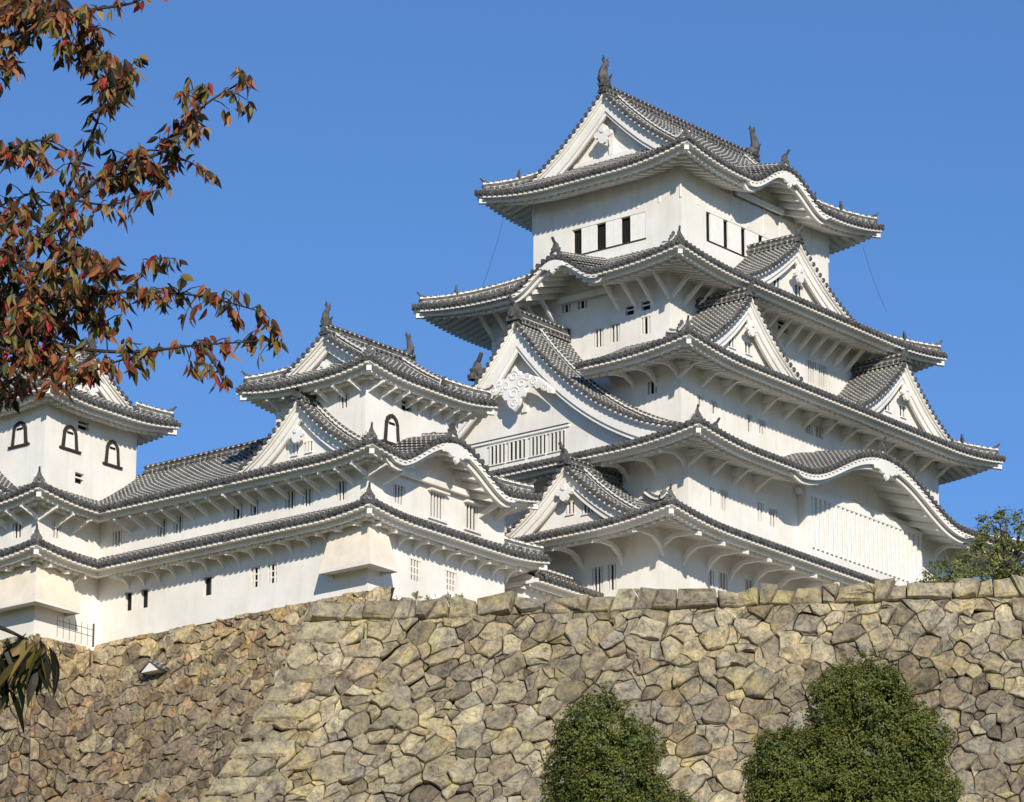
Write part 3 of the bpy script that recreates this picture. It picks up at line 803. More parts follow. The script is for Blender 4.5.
# ================================================================== WEST SMALL KEEP
def sh(L, du, dz=.1): return [(q[0] + du, q[1] + du, q[2] + dz, q[3] + dz, q[4]) for q in L]
W = Bld('small_keep', -27, 0, 51, 'smaller three tiered white tower left of the tall keep, curved gable over its right side', 'castle tower', 'small corner towers of the castle')
hs = profile(.45, .04); zs1 = 62.2; rs = (-33.5, -23.7, -6.0, 2.45); gs = 1.5
T1 = {}
T1['L'] = Side((rs[0], rs[3]), (0, -1), (1, 0), 8.45, zs1, 1.4, hs, 2.2, HIP, HIP, .4, 3.6)
T1['R'] = Side((rs[0], rs[2]), (1, 0), (0, 1), 9.8, zs1, 1.4, hs, 4.225, ('hip', gs), ('hip', gs), .4, 3.6)
T1['F'] = Side((rs[1], rs[2]), (0, 1), (-1, 0), 8.45, zs1, 1.4, hs, 2.2, HIP, HIP, .4, 3.6)
T1['B'] = Side((rs[1], rs[3]), (-1, 0), (0, -1), 9.8, zs1, 1.4, hs, 4.225, ('hip', gs), ('hip', gs), .4, 3.6)
make_roof(W, 'roof', T1, orn=False)
zcs = zc_ir(zs1, hs, 4.225, .4, 3.6, gs); cs = (rs[2] + rs[3]) / 2
gable(W, (rs[0] + gs, cs), (0, -1), (1, 0), zcs, 2.75, 2.7, .8, tym=.7, bw=.3, pend=.6, slopes=False, z_base=zs1 + .5, desc=(.9, 2.6, .4), ridge_back=6.8, rh=.5, crest=.6)
gable(W, (rs[1] - gs, cs), (0, 1), (-1, 0), zcs, 2.75, 2.7, .8, tym=.7, bw=.3, pend=.6, slopes=False, z_base=zs1 + .5, desc=(.9, 2.6, .4), ridge_back=.4, rh=.5, crest=.6)
for a_, d_ in ((rs[0] + gs + .3, 1), (rs[1] - gs - .3, -1)):
    m_ = MB(); shachi(m_, (a_, cs, zcs(0) + .5), (d_, 0), .6); W.part('ridge_fish', m_)
walls(W, (-32.1, -25.1, -4.6, 1.05), 57.2, zs1 + .1, [(-3.57, -2.92, 60.84, 61.54, 'bars')],
      [(-30.72, -29.63, 59.3, 60.74, 'kato'), (-27.48, -26.42, 59.18, 60.59, 'kato'), (-29.41, -28.64, 61.16, 61.66, 'slit')])
brackets(W, T1['L'], 1.6, 6.8, 1.05, 'straight', .75, .7, .1); brackets(W, T1['R'], 1.6, 8.2, 1.0, 'straight', .75, .7, .1)
zs2 = 57.85; hq = profile(.42, .035)
SPLIT = 2.6
T2 = {}
T2['L'] = Side((-34.06, SPLIT), (0, -1), (1, 0), 9.3, zs2, 1.8, hq, 2.6, ('flat', 0), HIP, .4, 3.8)
T2['R'] = Side((-34.06, -6.7), (1, 0), (0, 1), 12.9, zs2, 1.75, hq, 3.4, HIP, HIP, .4, 3.8, (6.25, 4.4, 1.75))
T2['F'] = Side((-21.16, -6.7), (0, 1), (-1, 0), 9.3, zs2, 1.3, hq, 4.0, HIP, ('flat', 0), .4, 3.8)
make_roof(W, 'roof', T2, hips=('R', 'F'), kara_bw=.32, orn=False)
brackets(W, T2['L'], .5, 7.6, 1.05, 'straight', .95, .75, .11); brackets(W, T2['R'], 1.6, 11.4, 1.3, 'straight', .95, .75, .11)
gable(W, (-33.3, -1.25), (0, -1), (1, 0), dormer_curve(61.35, 2.95, 3.7, .42), 3.7, 3.7, 1.6, tym=.6, bw=.34, pend=.75, z_base=58.2, rh=.36, crest=.6, desc=(1.2, 3.9, .4),
      wins=[(-.7, -.35, 58.8, 59.3), (.2, .55, 58.8, 59.3)])
walls(W, (-32.25, -21.9, -4.95, SPLIT), 51.55, zs2 + .22,
      sh([(1.6, 2.1, 56.33, 57.08, 'bars'), (-0.75, -0.1, 56.24, 57.14, 'bars'), (-1.84, -1.21, 56.2, 57.07, 'bars'), (-3.95, -3.31, 56.13, 57.07, 'bars'),
       (1.41, 1.96, 52.74, 53.75, 'grid'), (0.36, 0.9, 52.77, 53.71, 'grid')], .36),
      sh([(-30.98, -30.11, 56.15, 57.09, 'bars'), (-28.31, -27.15, 56.03, 57.3, 'hood'), (-25.57, -24.54, 56.05, 57.3, 'hood'), (-29.74, -28.88, 52.64, 53.67, 'grid'), (-27.05, -26.16, 52.7, 53.64, 'grid')], .57))
zs3 = 55.05; hr = profile(.42, .03)
T3 = {}
T3['L'] = Side((-33.95, SPLIT), (0, -1), (1, 0), 9.1, zs3, 1.7, hr, 1.8, ('flat', 0), HIP, .35, 3.8)
T3['R'] = Side((-33.95, -6.5), (1, 0), (0, 1), 13.8, zs3, 1.55, hr, 1.7, HIP, HIP, .35, 3.8)
T3['F'] = Side((-20.15, -6.5), (0, 1), (-1, 0), 9.1, zs3, 2.3, hr, 2.4, HIP, ('flat', 0), .35, 3.8)
make_roof(W, 'roof', T3, hips=('R', 'F'), orn=False)
brackets(W, T3['L'], .5, 7.5, 1.1, 'curved', 1.0, .62, .12); brackets(W, T3['R'], 1.5, 12.2, 1.2, 'curved', 1.0, .62, .12)
def stone_drop(Bd, a0, b0, la, lb, zt, zb, out, m=OCH):
    """flared plaster chute box round a corner, walls at a0 (facing -a) and b0 (facing -b)"""
    mb = MB()
    e_ = .30
    A = [(a0 - e_, b0 + lb, zt), (a0 - e_, b0 - e_, zt), (a0 + la, b0 - e_, zt)]
    C_ = [(a0 - out, b0 + lb + .1, zb), (a0 - out, b0 - out, zb), (a0 + la + .1, b0 - out, zb)]
    mb.grid([A, C_], m)
    D_ = [(a0 - out, b0 + lb + .1, zb - .12), (a0 - out, b0 - out, zb - .12), (a0 + la + .1, b0 - out, zb - .12)]
    mb.grid([C_, D_], PL)
    mb.poly([(a0, b0 + lb, zt), A[0], C_[0], D_[0], (a0, b0 + lb + .1, zb - .12)], m); mb.poly([(a0 + la, b0, zt), A[2], C_[2], D_[2], (a0 + la + .1, b0, zb - .12)], m)
    mb.grid([D_, [(a0 - out + .15, b0 + lb + .1, zb - .10), (a0 - out + .15, b0 - out + .15, zb - .10), (a0 + la + .1, b0 - out + .15, zb - .10)]], PL)
    mb.grid([[(a0 - out + .15, b0 + lb + .1, zb - .10), (a0 - out + .15, b0 - out + .15, zb - .10), (a0 + la + .1, b0 - out + .15, zb - .10)],
             [(a0 - .0, b0 + lb, zb + .05), (a0, b0, zb + .05), (a0 + la, b0, zb + .05)]], PL)
    return Bd.part('stone_chute', mb)
stone_drop(W, -32.25, -4.95, .9, 2.0, 54.9, 52.6, 1.05)

# ================================================================== LONG CORRIDOR BUILDING
Cc = Bld('corridor_wing', -30, 7, 51, 'long low white wing with two rows of eaves joining the two small towers', 'castle wing')
BV = 12.4
Q2 = {'L': Side((-34.06, BV - 1.65), (0, -1), (1, 0), BV - 1.65 - SPLIT, zs2, 1.8, hq, 5.3, ('valley', 4), ('flat', 0), 0, 3),
      'F': Side((-23.46, SPLIT), (0, 1), (-1, 0), BV + 4 - SPLIT, zs2, 1.8, hq, 5.3, ('flat', 0), ('flat', 0), 0, 3)}
make_roof(Cc, 'roof', Q2, hips=())
m_ = MB(); zz_ = zs2 + hq(5.3); ridge(m_, [(-28.76, SPLIT + .2 + (BV - SPLIT) * k / 6, zz_) for k in range(7)], .4, .4); Cc.part('ridge_tiles', m_)
walls(Cc, (-32.25, -24.8, SPLIT, BV + 1), 51.55, zs2 + .22,
      sh([(10.57, 11.17, 56.25, 57.07, 'bars'), (7.57, 8.17, 56.25, 57.17, 'bars'), (6.5, 7.12, 56.27, 57.16, 'bars'), (2.65, 3.2, 56.33, 57.08, 'bars'),
       (9.78, 10.25, 52.87, 53.83, 'open'), (8.7, 9.19, 52.85, 53.81, 'open'), (4.53, 5.08, 52.82, 53.77, 'open')], .36), [])
brackets(Cc, Q2['L'], .5, BV - 1.65 - SPLIT - .5, 1.05, 'straight', .95, .75, .11)
Q3 = {'L': Side((-33.95, BV - 1.55), (0, -1), (1, 0), BV - 1.55 - SPLIT, zs3, 1.7, hr, 1.8, ('valley', 1.8), ('flat', 0), 0, 3)}
make_roof(Cc, 'roof', Q3, hips=())
brackets(Cc, Q3['L'], .5, BV - 1.55 - SPLIT - .5, 1.1, 'curved', 1.0, .62, .12)

# ================================================================== NORTH-WEST SMALL KEEP
N = Bld('small_keep', -33, 16, 51, 'small three tiered white tower at the left edge with black framed bell shaped windows', 'castle tower', 'small corner towers of the castle')
zn1 = 63.45; rn = (-37.26, -27.6, 11.4, 21.4)
half = (rn[1] - rn[0]) / 2
U1 = {}
U1['L'] = Side((rn[0], rn[3]), (0, -1), (1, 0), 10.0, zn1, 1.55, hs, half, ('hip', 1.6), ('hip', 1.6), .4, 3.8)
U1['R'] = Side((rn[0], rn[2]), (1, 0), (0, 1), half * 2, zn1, 1.55, hs, 2.3, HIP, HIP, .4, 3.8)
U1['F'] = Side((rn[1], rn[2]), (0, 1), (-1, 0), 10.0, zn1, 1.55, hs, half, ('hip', 1.6), ('hip', 1.6), .4, 3.8)
U1['B'] = Side((rn[1], rn[3]), (-1, 0), (0, -1), half * 2, zn1, 1.55, hs, 2.3, HIP, HIP, .4, 3.8)
make_roof(N, 'roof', U1, orn=False)
zcn = zc_ir(zn1, hs, half, .4, 3.8, 1.6); cn = (rn[0] + rn[1]) / 2
gable(N, (cn, rn[2] + 1.6), (1, 0), (0, 1), zcn, 3.2, 3.1, .8, tym=.7, bw=.34, pend=.7, slopes=False, z_base=zn1 + .5, desc=(.9, 3.0, .4), ridge_back=6.8, rh=.5, crest=.6)
gable(N, (cn, rn[3] - 1.6), (-1, 0), (0, -1), zcn, 3.2, 3.1, .8, tym=.7, bw=.34, pend=.7, slopes=False, z_base=zn1 + .5, ridge_back=.4, rh=.5, crest=.6)
m_ = MB(); shachi(m_, (cn, rn[2] + 1.9, zcn(0) + .5), (0, 1), .6); N.part('ridge_fish', m_)
walls(N, (-35.75, -29.15, 13.0, 19.9), 57.2, zn1 + .15, [(14.18, 15.22, 61.41, 62.65, 'kato'), (17.2, 18.24, 61.41, 62.65, 'kato')],
      [(-34.53, -33.44, 61.31, 62.54, 'kato'), (-31.43, -30.42, 61.18, 62.47, 'kato'), (-33.42, -32.64, 62.51, 62.95, 'slit'), (-33.52, -32.88, 59.68, 60.24, 'slit')])
U2 = {}
U2['L'] = Side((-38.3, 23.0), (0, -1), (1, 0), 23.0 - (BV - 1.65), zs2, 1.7, hq, 3.6, HIP, HIP, .4, 3.8)
U2['R'] = Side((-38.3, BV - 1.65), (1, 0), (0, 1), -34.06 + 38.3, zs2, 1.65, hq, 3.6, HIP, ('valley', 3.6), .4, 3.8)
make_roof(N, 'roof', U2, hips=('R',), orn=False)
brackets(N, U2['L'], 5.5, 10.6, 1.05, 'straight', .95, .75, .11); brackets(N, U2['R'], 1.7, 4.1, 1.0, 'straight', .95, .75, .11)
gable(N, (-37.5, 17.0), (0, -1), (1, 0), dormer_curve(61.2, 2.9, 3.6, .42), 3.6, 3.6, 2.2, tym=.6, bw=.34, pend=.75, z_base=58.2, rh=.36, crest=.6)
walls(N, (-36.65, -29.5, BV, 22.0), 51.2, zs2 + .22, [(13.39, 14.11, 56.3, 57.1, 'bars')], [(-35.64, -35.01, 56.35, 57.1, 'bars')])
U3 = {}
U3['L'] = Side((-38.25, 23.0), (0, -1), (1, 0), 23.0 - (BV - 1.55), zs3, 1.6, hr, 1.8, HIP, HIP, .35, 3.8)
U3['R'] = Side((-38.25, BV - 1.55), (1, 0), (0, 1), -33.95 + 38.25, zs3, 1.55, hr, 1.8, HIP, ('valley', 1.8), .35, 3.8)
make_roof(N, 'roof', U3, hips=('R',), orn=False)
brackets(N, U3['L'], 6.0, 10.6, 1.1, 'curved', 1.0, .62, .12); brackets(N, U3['R'], 1.7, 4.1, 1.0, 'curved', 1.0, .62, .12)
stone_drop(N, -36.65, BV, 2.0, 3.6, 54.8, 52.65, 1.05)

# ================================================================== low roofed wall between the towers
G = Bld('roofed_wall', -18, -4, 51, 'low tile capped plaster wall in the gap between the small tower and the tall keep', 'wall')
walls(G, (-20.3, -15.25, -4.9, -3.7), 49.5, 54.5, [], [], name='wall_body')
X1 = {'R': Side((-20.6, -5.9), (1, 0), (0, 1), 5.3, 54.55, 1.0, hr, 1.6, ('flat', 0), ('flat', 0), 0, 3), 'B': Side((-15.3, -2.7), (-1, 0), (0, -1), 5.3, 54.55, 1.0, hr, 1.6, ('flat', 0), ('flat', 0), 0, 3)}
make_roof(G, 'roof', X1, hips=())
m_ = MB(); ridge(m_, [(-20.6 + k, -4.3, 54.55 + hr(1.6)) for k in range(6)], .36, .3); G.part('ridge_tiles', m_)
m_ = MB(); m_.poly([(-20.5, -5.85, 54.45), (-20.5, -2.75, 54.45), (-20.5, -4.3, 54.5 + hr(1.55))], PL); m_.box((-20.62, -5.95, 54.2), (.16, 0, 0), (0, 3.3, 0), (0, 0, .2), PL); G.part('gable_end', m_)

# ================================================================== stone walls
def clip_half(poly, ax, ay, c):
    out = []; n = len(poly)
    for i in range(n):
        p, q = poly[i], poly[(i + 1) % n]; dp = ax * p[0] + ay * p[1] - c; dq = ax * q[0] + ay * q[1] - c
        if dp <= 0: out.append(p)
        if (dp < 0 < dq) or (dq < 0 < dp):
            t = dp / (dp - dq); out.append((p[0] + (q[0] - p[0]) * t, p[1] + (q[1] - p[1]) * t))
    return out
def stones(mb, pos, W_, H_, size, seed, colf, gap=.019, bulge=.09, fill=.45, asp=1.25, ragged=.0, corner=None):
    """irregular dry-laid stones over [0,W]x[0,H]; pos(u, s, n) maps wall coordinates (n = outwards) to space"""
    rnd = random.Random(seed); sites = []
    sx, sy = size * asp, size
    nx, ny = int(W_ / sx) + 2, int(H_ / sy) + 2
    for j in range(-1, ny + 1):
        for i in range(-1, nx + 1):
            x = (i + .5 * (j % 2) + rnd.uniform(-.48, .48)) * sx; y = (j + rnd.uniform(-.45, .45)) * sy
            sites.append((x, y, rnd.uniform(-.2, .30) * size * size))
    for _ in range(int(fill * nx * ny)):
        sites.append((rnd.uniform(0, W_), rnd.uniform(0, H_), -rnd.uniform(.05, .42) * size * size))
    cell = size * 1.5; buck = {}
    for k, s in enumerate(sites): buck.setdefault((int(s[0] // cell), int(s[1] // cell)), []).append(k)
    for k, (x, y, w) in enumerate(sites):
        if x < -size or x > W_ + size or y < -size or y > H_ + size: continue
        P = [(x - 2.2 * size, y - 2.2 * size), (x + 2.2 * size, y - 2.2 * size), (x + 2.2 * size, y + 2.2 * size), (x - 2.2 * size, y + 2.2 * size)]
        bx, by = int(x // cell), int(y // cell)
        for i in range(bx - 2, bx + 3):
            for j in range(by - 2, by + 3):
                for q in buck.get((i, j), ()):
                    if q == k: continue
                    X, Y, Wt = sites[q]; dx, dy = X - x, Y - y
                    c = (X * X + Y * Y - Wt - x * x - y * y + w) / 2
                    P = clip_half(P, dx, dy, c)
                    if len(P) < 3: break
                if len(P) < 3: break
            if len(P) < 3: break
        if len(P) < 3: continue
        for ax, ay, c in ((-1, 0, 0), (1, 0, W_), (0, -1, 0), (0, 1, H_)):
            P = clip_half(P, ax, ay, c)
            if len(P) < 3: break
        if len(P) < 3: continue
        cx = sum(p[0] for p in P) / len(P); cy = sum(p[1] for p in P) / len(P)
        area = abs(sum(P[i][0] * P[(i + 1) % len(P)][1] - P[(i + 1) % len(P)][0] * P[i][1] for i in range(len(P)))) / 2
        if area < .02: continue
        if corner and corner(cx, cy): continue
        # subdivide the outline
        Q = []
        for i in range(len(P)):
            p, q = P[i], P[(i + 1) % len(P)]; L = math.hypot(q[0] - p[0], q[1] - p[1]); n = max(1, int(L / (.30 * size)))
            for t in range(n): Q.append((p[0] + (q[0] - p[0]) * t / n, p[1] + (q[1] - p[1]) * t / n))
        r = math.sqrt(area); topjit = rnd.uniform(-.05, ragged) if ragged else 0
        tx, ty = rnd.gauss(0, .15), rnd.gauss(-.02, .15); dep = rnd.uniform(-.09, .12) * r; bl = bulge * min(r, 1.1)
        c = colf(cx, cy, rnd)
        rings = []
        for (f, h) in ((0, -1.6), (0, .0), (.035, .62), (.10, .85), (.32, .97), (.66, 1.0)):
            ring = []
            for (px, py) in Q:
                dx, dy = cx - px, cy - py; d = math.hypot(dx, dy) or 1
                g = gap * (1 if h <= 0 else 1.3)
                wx = noise.noise(Vector((px * 1.6, py * 1.6, 4.4))) * .26 * size + noise.noise(Vector((px * 4.5, py * 4.5, 1.2))) * .07
                wy = noise.noise(Vector((px * 1.6, py * 1.6, 8.8))) * .22 * size + noise.noise(Vector((px * 4.5, py * 4.5, 6.2))) * .07
                eg = min(1, max(0, min(px, W_ - px) / .3)) * min(1, max(0, min(py, H_ - py) / .3))
                g2 = g * (1 + .9 * noise.noise(Vector((px * 3, py * 3, 2.2))))
                x2 = px + wx * eg + dx * f + dx / d * g2; y2 = py + wy * eg + dy * f + dy / d * g2
                if ragged and py > H_ - .02: y2 += topjit * (1 - f)
                nz = noise.noise(Vector((x2 * 1.7, y2 * 1.7, seed + k * .37))) * .20 * min(r, 1.2)
                nz2 = noise.noise(Vector((x2 * 5, y2 * 5, seed * 3.1))) * .12 + noise.noise(Vector((x2 * 11, y2 * 11, seed))) * .04
                hh = bl * h + dep + (tx * (x2 - cx) + ty * (y2 - cy)) * (1 if h > 0 else .6) + (nz + nz2 if h > .3 else nz * .3)
                ring.append(pos(x2, y2, hh))
            rings.append(ring)
        i0 = len(mb.v); n = len(Q)
        for rg in rings: mb.v.extend(tuple(p) for p in rg)
        cc = pos(cx, cy, bl + dep + noise.noise(Vector((cx * 1.7, cy * 1.7, seed + k * .37))) * .16 * min(r, 1.2)); mb.v.append(tuple(cc)); ic = len(mb.v) - 1
        for a in range(len(rings) - 1):
            for b in range(n):
                p0 = i0 + a * n + b; p1 = i0 + a * n + (b + 1) % n
                mb.face((p0, p1, p1 + n, p0 + n), 0, None, c)
        base = i0 + (len(rings) - 1) * n
        for b in range(n): mb.face((base + b, base + (b + 1) % n, ic), 0, None, c)
def backing(mb, pos, W_, H_, dn=-.28, c=(.06, .05, .04)):
    n, m = max(2, int(W_ / 2)), max(2, int(H_ / 1.5))
    mb.grid([[pos(W_ * i / n, H_ * j / m, dn) for i in range(n + 1)] for j in range(m + 1)], 0, None, c)
def lerp3(a, b, t): return tuple(x + (y - x) * t for x, y in zip(a, b))

# front wall: a rampart whose near face crosses the whole picture
FW = wall_pt_dir(); FN = Vector((FW.y, -FW.x, 0))     # outward (towards the town)
F0 = Vector((-8.75, 190.1, 48.42)); FH = 13.5; FL = 41.0
if FN.y > 0: FN = -FN
def fbat(h): return .335 * h + .010 * h * h
def fpos(u, s, n):
    h = FH - s; f = max(0, 1 - u / FL)
    return F0 + FW * (u - fbat(h) * .93 * f) + FN * (fbat(h) + n) - UZ * h + UZ * n * .3
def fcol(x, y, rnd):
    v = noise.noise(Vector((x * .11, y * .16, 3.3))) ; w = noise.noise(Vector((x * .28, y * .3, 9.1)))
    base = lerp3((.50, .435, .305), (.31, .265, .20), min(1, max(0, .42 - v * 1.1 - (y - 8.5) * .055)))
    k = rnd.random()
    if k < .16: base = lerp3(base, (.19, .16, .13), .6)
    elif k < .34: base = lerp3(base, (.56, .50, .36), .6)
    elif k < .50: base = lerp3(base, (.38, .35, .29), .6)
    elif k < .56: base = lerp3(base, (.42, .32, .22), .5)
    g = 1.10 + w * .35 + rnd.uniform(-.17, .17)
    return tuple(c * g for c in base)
FWALL = bpy.data.objects.new('stone_rampart', None); col.objects.link(FWALL); FWALL.location = (0, 190, 35)
tag(FWALL, 'long sloping rampart of fitted pale rough stones across the foreground, in front of both towers', 'stone wall')
FO = (0, 190, 35)
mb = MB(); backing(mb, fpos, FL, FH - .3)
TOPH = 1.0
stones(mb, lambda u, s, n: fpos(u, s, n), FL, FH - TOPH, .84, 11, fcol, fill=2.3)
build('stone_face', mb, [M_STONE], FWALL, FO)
mb = MB()   # course of bigger squared stones along the top
rnd = random.Random(5); u = 0.25; t0_ = 0
while u < FL - 1:
    wd = rnd.choice((.6, .8, 1.0, 1.3, 1.6, 2.0)) * rnd.uniform(.85, 1.15); hh = rnd.uniform(.72, 1.06); c = fcol(u, FH - .5, rnd); c = lerp3(c, (.36, .33, .26), .4)
    t1_ = rnd.uniform(-.35, .35)
    def pp(x, y, n, u=u, wd=wd, t0=t0_, t1=t1_): return fpos(u + x + (t0 + (t1 - t0) * x / wd) * (y - .5) + .05 * noise.noise(Vector((u + x, y * 4, 0))), FH - TOPH + y * (1 + .08 * math.sin((u + x) * 2.3)), n)
    stones(mb, lambda x, s, n: pp(x, s, n + .04), wd, hh, 3.0, rnd.randint(0, 9999), lambda a, b, r, c=c: c, fill=0, bulge=.2, gap=.03, asp=1.6)
    u += wd; t0_ = t1_
build('coping_stones', mb, [M_STONE], FWALL, FO)
mb = MB()   # alternating long and short cornerstones up the left edge
s_ = 0; k = 0; rnd = random.Random(8)
while s_ < FH - .1:
    hh = min(rnd.uniform(.8, 1.15), FH - s_); wd = 2.1 if k % 2 == 0 else 1.15; wd *= rnd.uniform(.85, 1.15)
    c = lerp3((.54, .475, .33), (.36, .31, .23), rnd.random())
    a0_, b0_ = -.12, s_ + .03
    rows = []
    nU, nS = 14, 8
    def blk(x, y, n, wd=wd, hh=hh): return fpos(a0_ + x * wd, b0_ + y * (hh - .13), n)
    grid_ = []
    for j in range(nS + 1):
        r = []
        for i in range(nU + 1):
            x, y = i / nU, j / nS; e = min(x, 1 - x, y, 1 - y); dn = .24 - .15 * max(0, 1 - e / .13) + noise.noise(Vector((x * 2.2 + k * 7, y * 1.6, 1))) * .12
            r.append(blk(x, y, dn))
        grid_.append(r)
    mb.grid(grid_, 0, None, c)
    ring = [blk(i / nU, 0, 0) for i in range(nU + 1)]
    for edge in ([(i / nU, 0) for i in range(nU + 1)], [(1, j / nS) for j in range(nS + 1)], [(1 - i / nU, 1) for i in range(nU + 1)], [(0, 1 - j / nS) for j in range(nS + 1)]):
        mb.grid([[blk(x, y, .09 + noise.noise(Vector((x * 2.2 + k * 7, y * 1.6, 1))) * .12) for x, y in edge], [blk(x, y, -.3) for x, y in edge]], 0, None, c)
    # return face of the block
    X = Vector((0, 1, 0)); q = [fpos(a0_, b0_, -.1), fpos(a0_, b0_ + hh - .06, -.1)]
    mb.poly([q[0], q[1], q[1] + X * 1.6 + Vector((.3, 0, 0)), q[0] + X * 1.6 + Vector((.3, 0, 0))], 0, None, c)
    s_ += hh; k += 1
build('cornerstones', mb, [M_STONE], FWALL, FO)
mb = MB()   # return face going back on the left, and the level top
def rpos(u, s, n):
    h = FH - s; p = fpos(0, s, 0) + Vector((.12 + .10 * u, u, 0)); return p + Vector((-n, 0, n * .3))
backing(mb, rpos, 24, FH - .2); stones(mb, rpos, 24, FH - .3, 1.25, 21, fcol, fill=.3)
build('return_face', mb, [M_STONE], FWALL, FO)
mb = MB()
a = fpos(0, FH, -.2); b = fpos(FL, FH, -.2)
mb.poly([a - UZ * .35, b - UZ * .35, b + Vector((0, 60, -.35)), a + Vector((2, 60, -.35))], 0); tag(build('terrace', mb, [M_GRAVEL]), kind='structure')

# base walls under the small keeps (battered, running back to the left)
def castle_pos(a0, b0, U, Nn, zt, bat=.30, L=10, sp=(0, 0)):
    U = Vector((U[0], U[1])); Nn = Vector((Nn[0], Nn[1]))
    def f(u, h, n):   # h measured downwards
        o = .12 + bat * h + .008 * h * h + n
        e = u + (o - .12) * (sp[1] * u / L - sp[0] * (1 - u / L)); a = a0 + U.x * e + Nn.x * o; b = b0 + U.y * e + Nn.y * o
        return CW(a, b, zt - h)
    return f
def bcol(x, y, rnd):
    v = noise.noise(Vector((x * .15, y * .2, 7.7)))
    base = lerp3((.52, .42, .28), (.31, .25, .185), min(1, max(0, (y - 1.2) * .25 - v * .7)))
    k = rnd.random()
    if k < .22: base = lerp3(base, (.17, .14, .115), .6)
    elif k < .45: base = lerp3(base, (.40, .36, .25), .55)
    elif k < .55: base = lerp3(base, (.42, .28, .17), .6)
    g = 1.12 + rnd.uniform(-.24, .24)
    return tuple(c * g for c in base)
def base_wall(name, label, faces, org, zt, H_, size, seed, cols=bcol, cat='stone wall', group=None):
    r = bpy.data.objects.new(name, None); col.objects.link(r); o = CW(org[0], org[1], zt - H_); r.location = o; tag(r, label, cat, group)
    for i, (a0, b0, U, Nn, L, bat, sz, sp) in enumerate(faces):
        f = castle_pos(a0, b0, U, Nn, zt, bat, L, sp); g = lambda u, s, n, f=f: f(u, H_ - s, n)
        mb = MB(); backing(mb, g, L, H_)
        stones(mb, g, L, H_, sz, seed + i, lambda x, y, rr: cols(x, H_ - y, rr), fill=1.6, bulge=.11, gap=.014, asp=1.2, ragged=.12)
        build('stone_face', mb, [M_STONE], r, tuple(o))
    return r
base_wall('rubble_wall', 'darker brown rubble wall under the long low wing, behind the left edge of the rampart',
          [(-32.25, BV + .1, (0, -1), (-1, 0), 19.0, .34, .66, (0, 0))], (-32.25, 5), 51.5, 12.5, .62, 40)
base_wall('rubble_wall', 'stone wall at the far left, directly under the tower with bell shaped windows',
          [(-36.7, BV + 10, (0, -1), (-1, 0), 10.12, .10, .8, (0, 1)), (-36.82, BV, (1, 0), (0, -1), 5.4, .10, .8, (1, 0))], (-36, 14), 51.2, 12.5, .8, 50)
base_wall('rubble_wall', 'stone footing of the tall keep, hidden behind the rampart',
          [(-15.2, 6, (0, -1), (-1, 0), 15.52, .2, 1.4, (0, 1)), (-15.32, -9.4, (1, 0), (0, -1), 31.5, .2, 1.4, (1, 0))], (-10, -8), 53.5, 6.5, 1.4, 60, fcol)

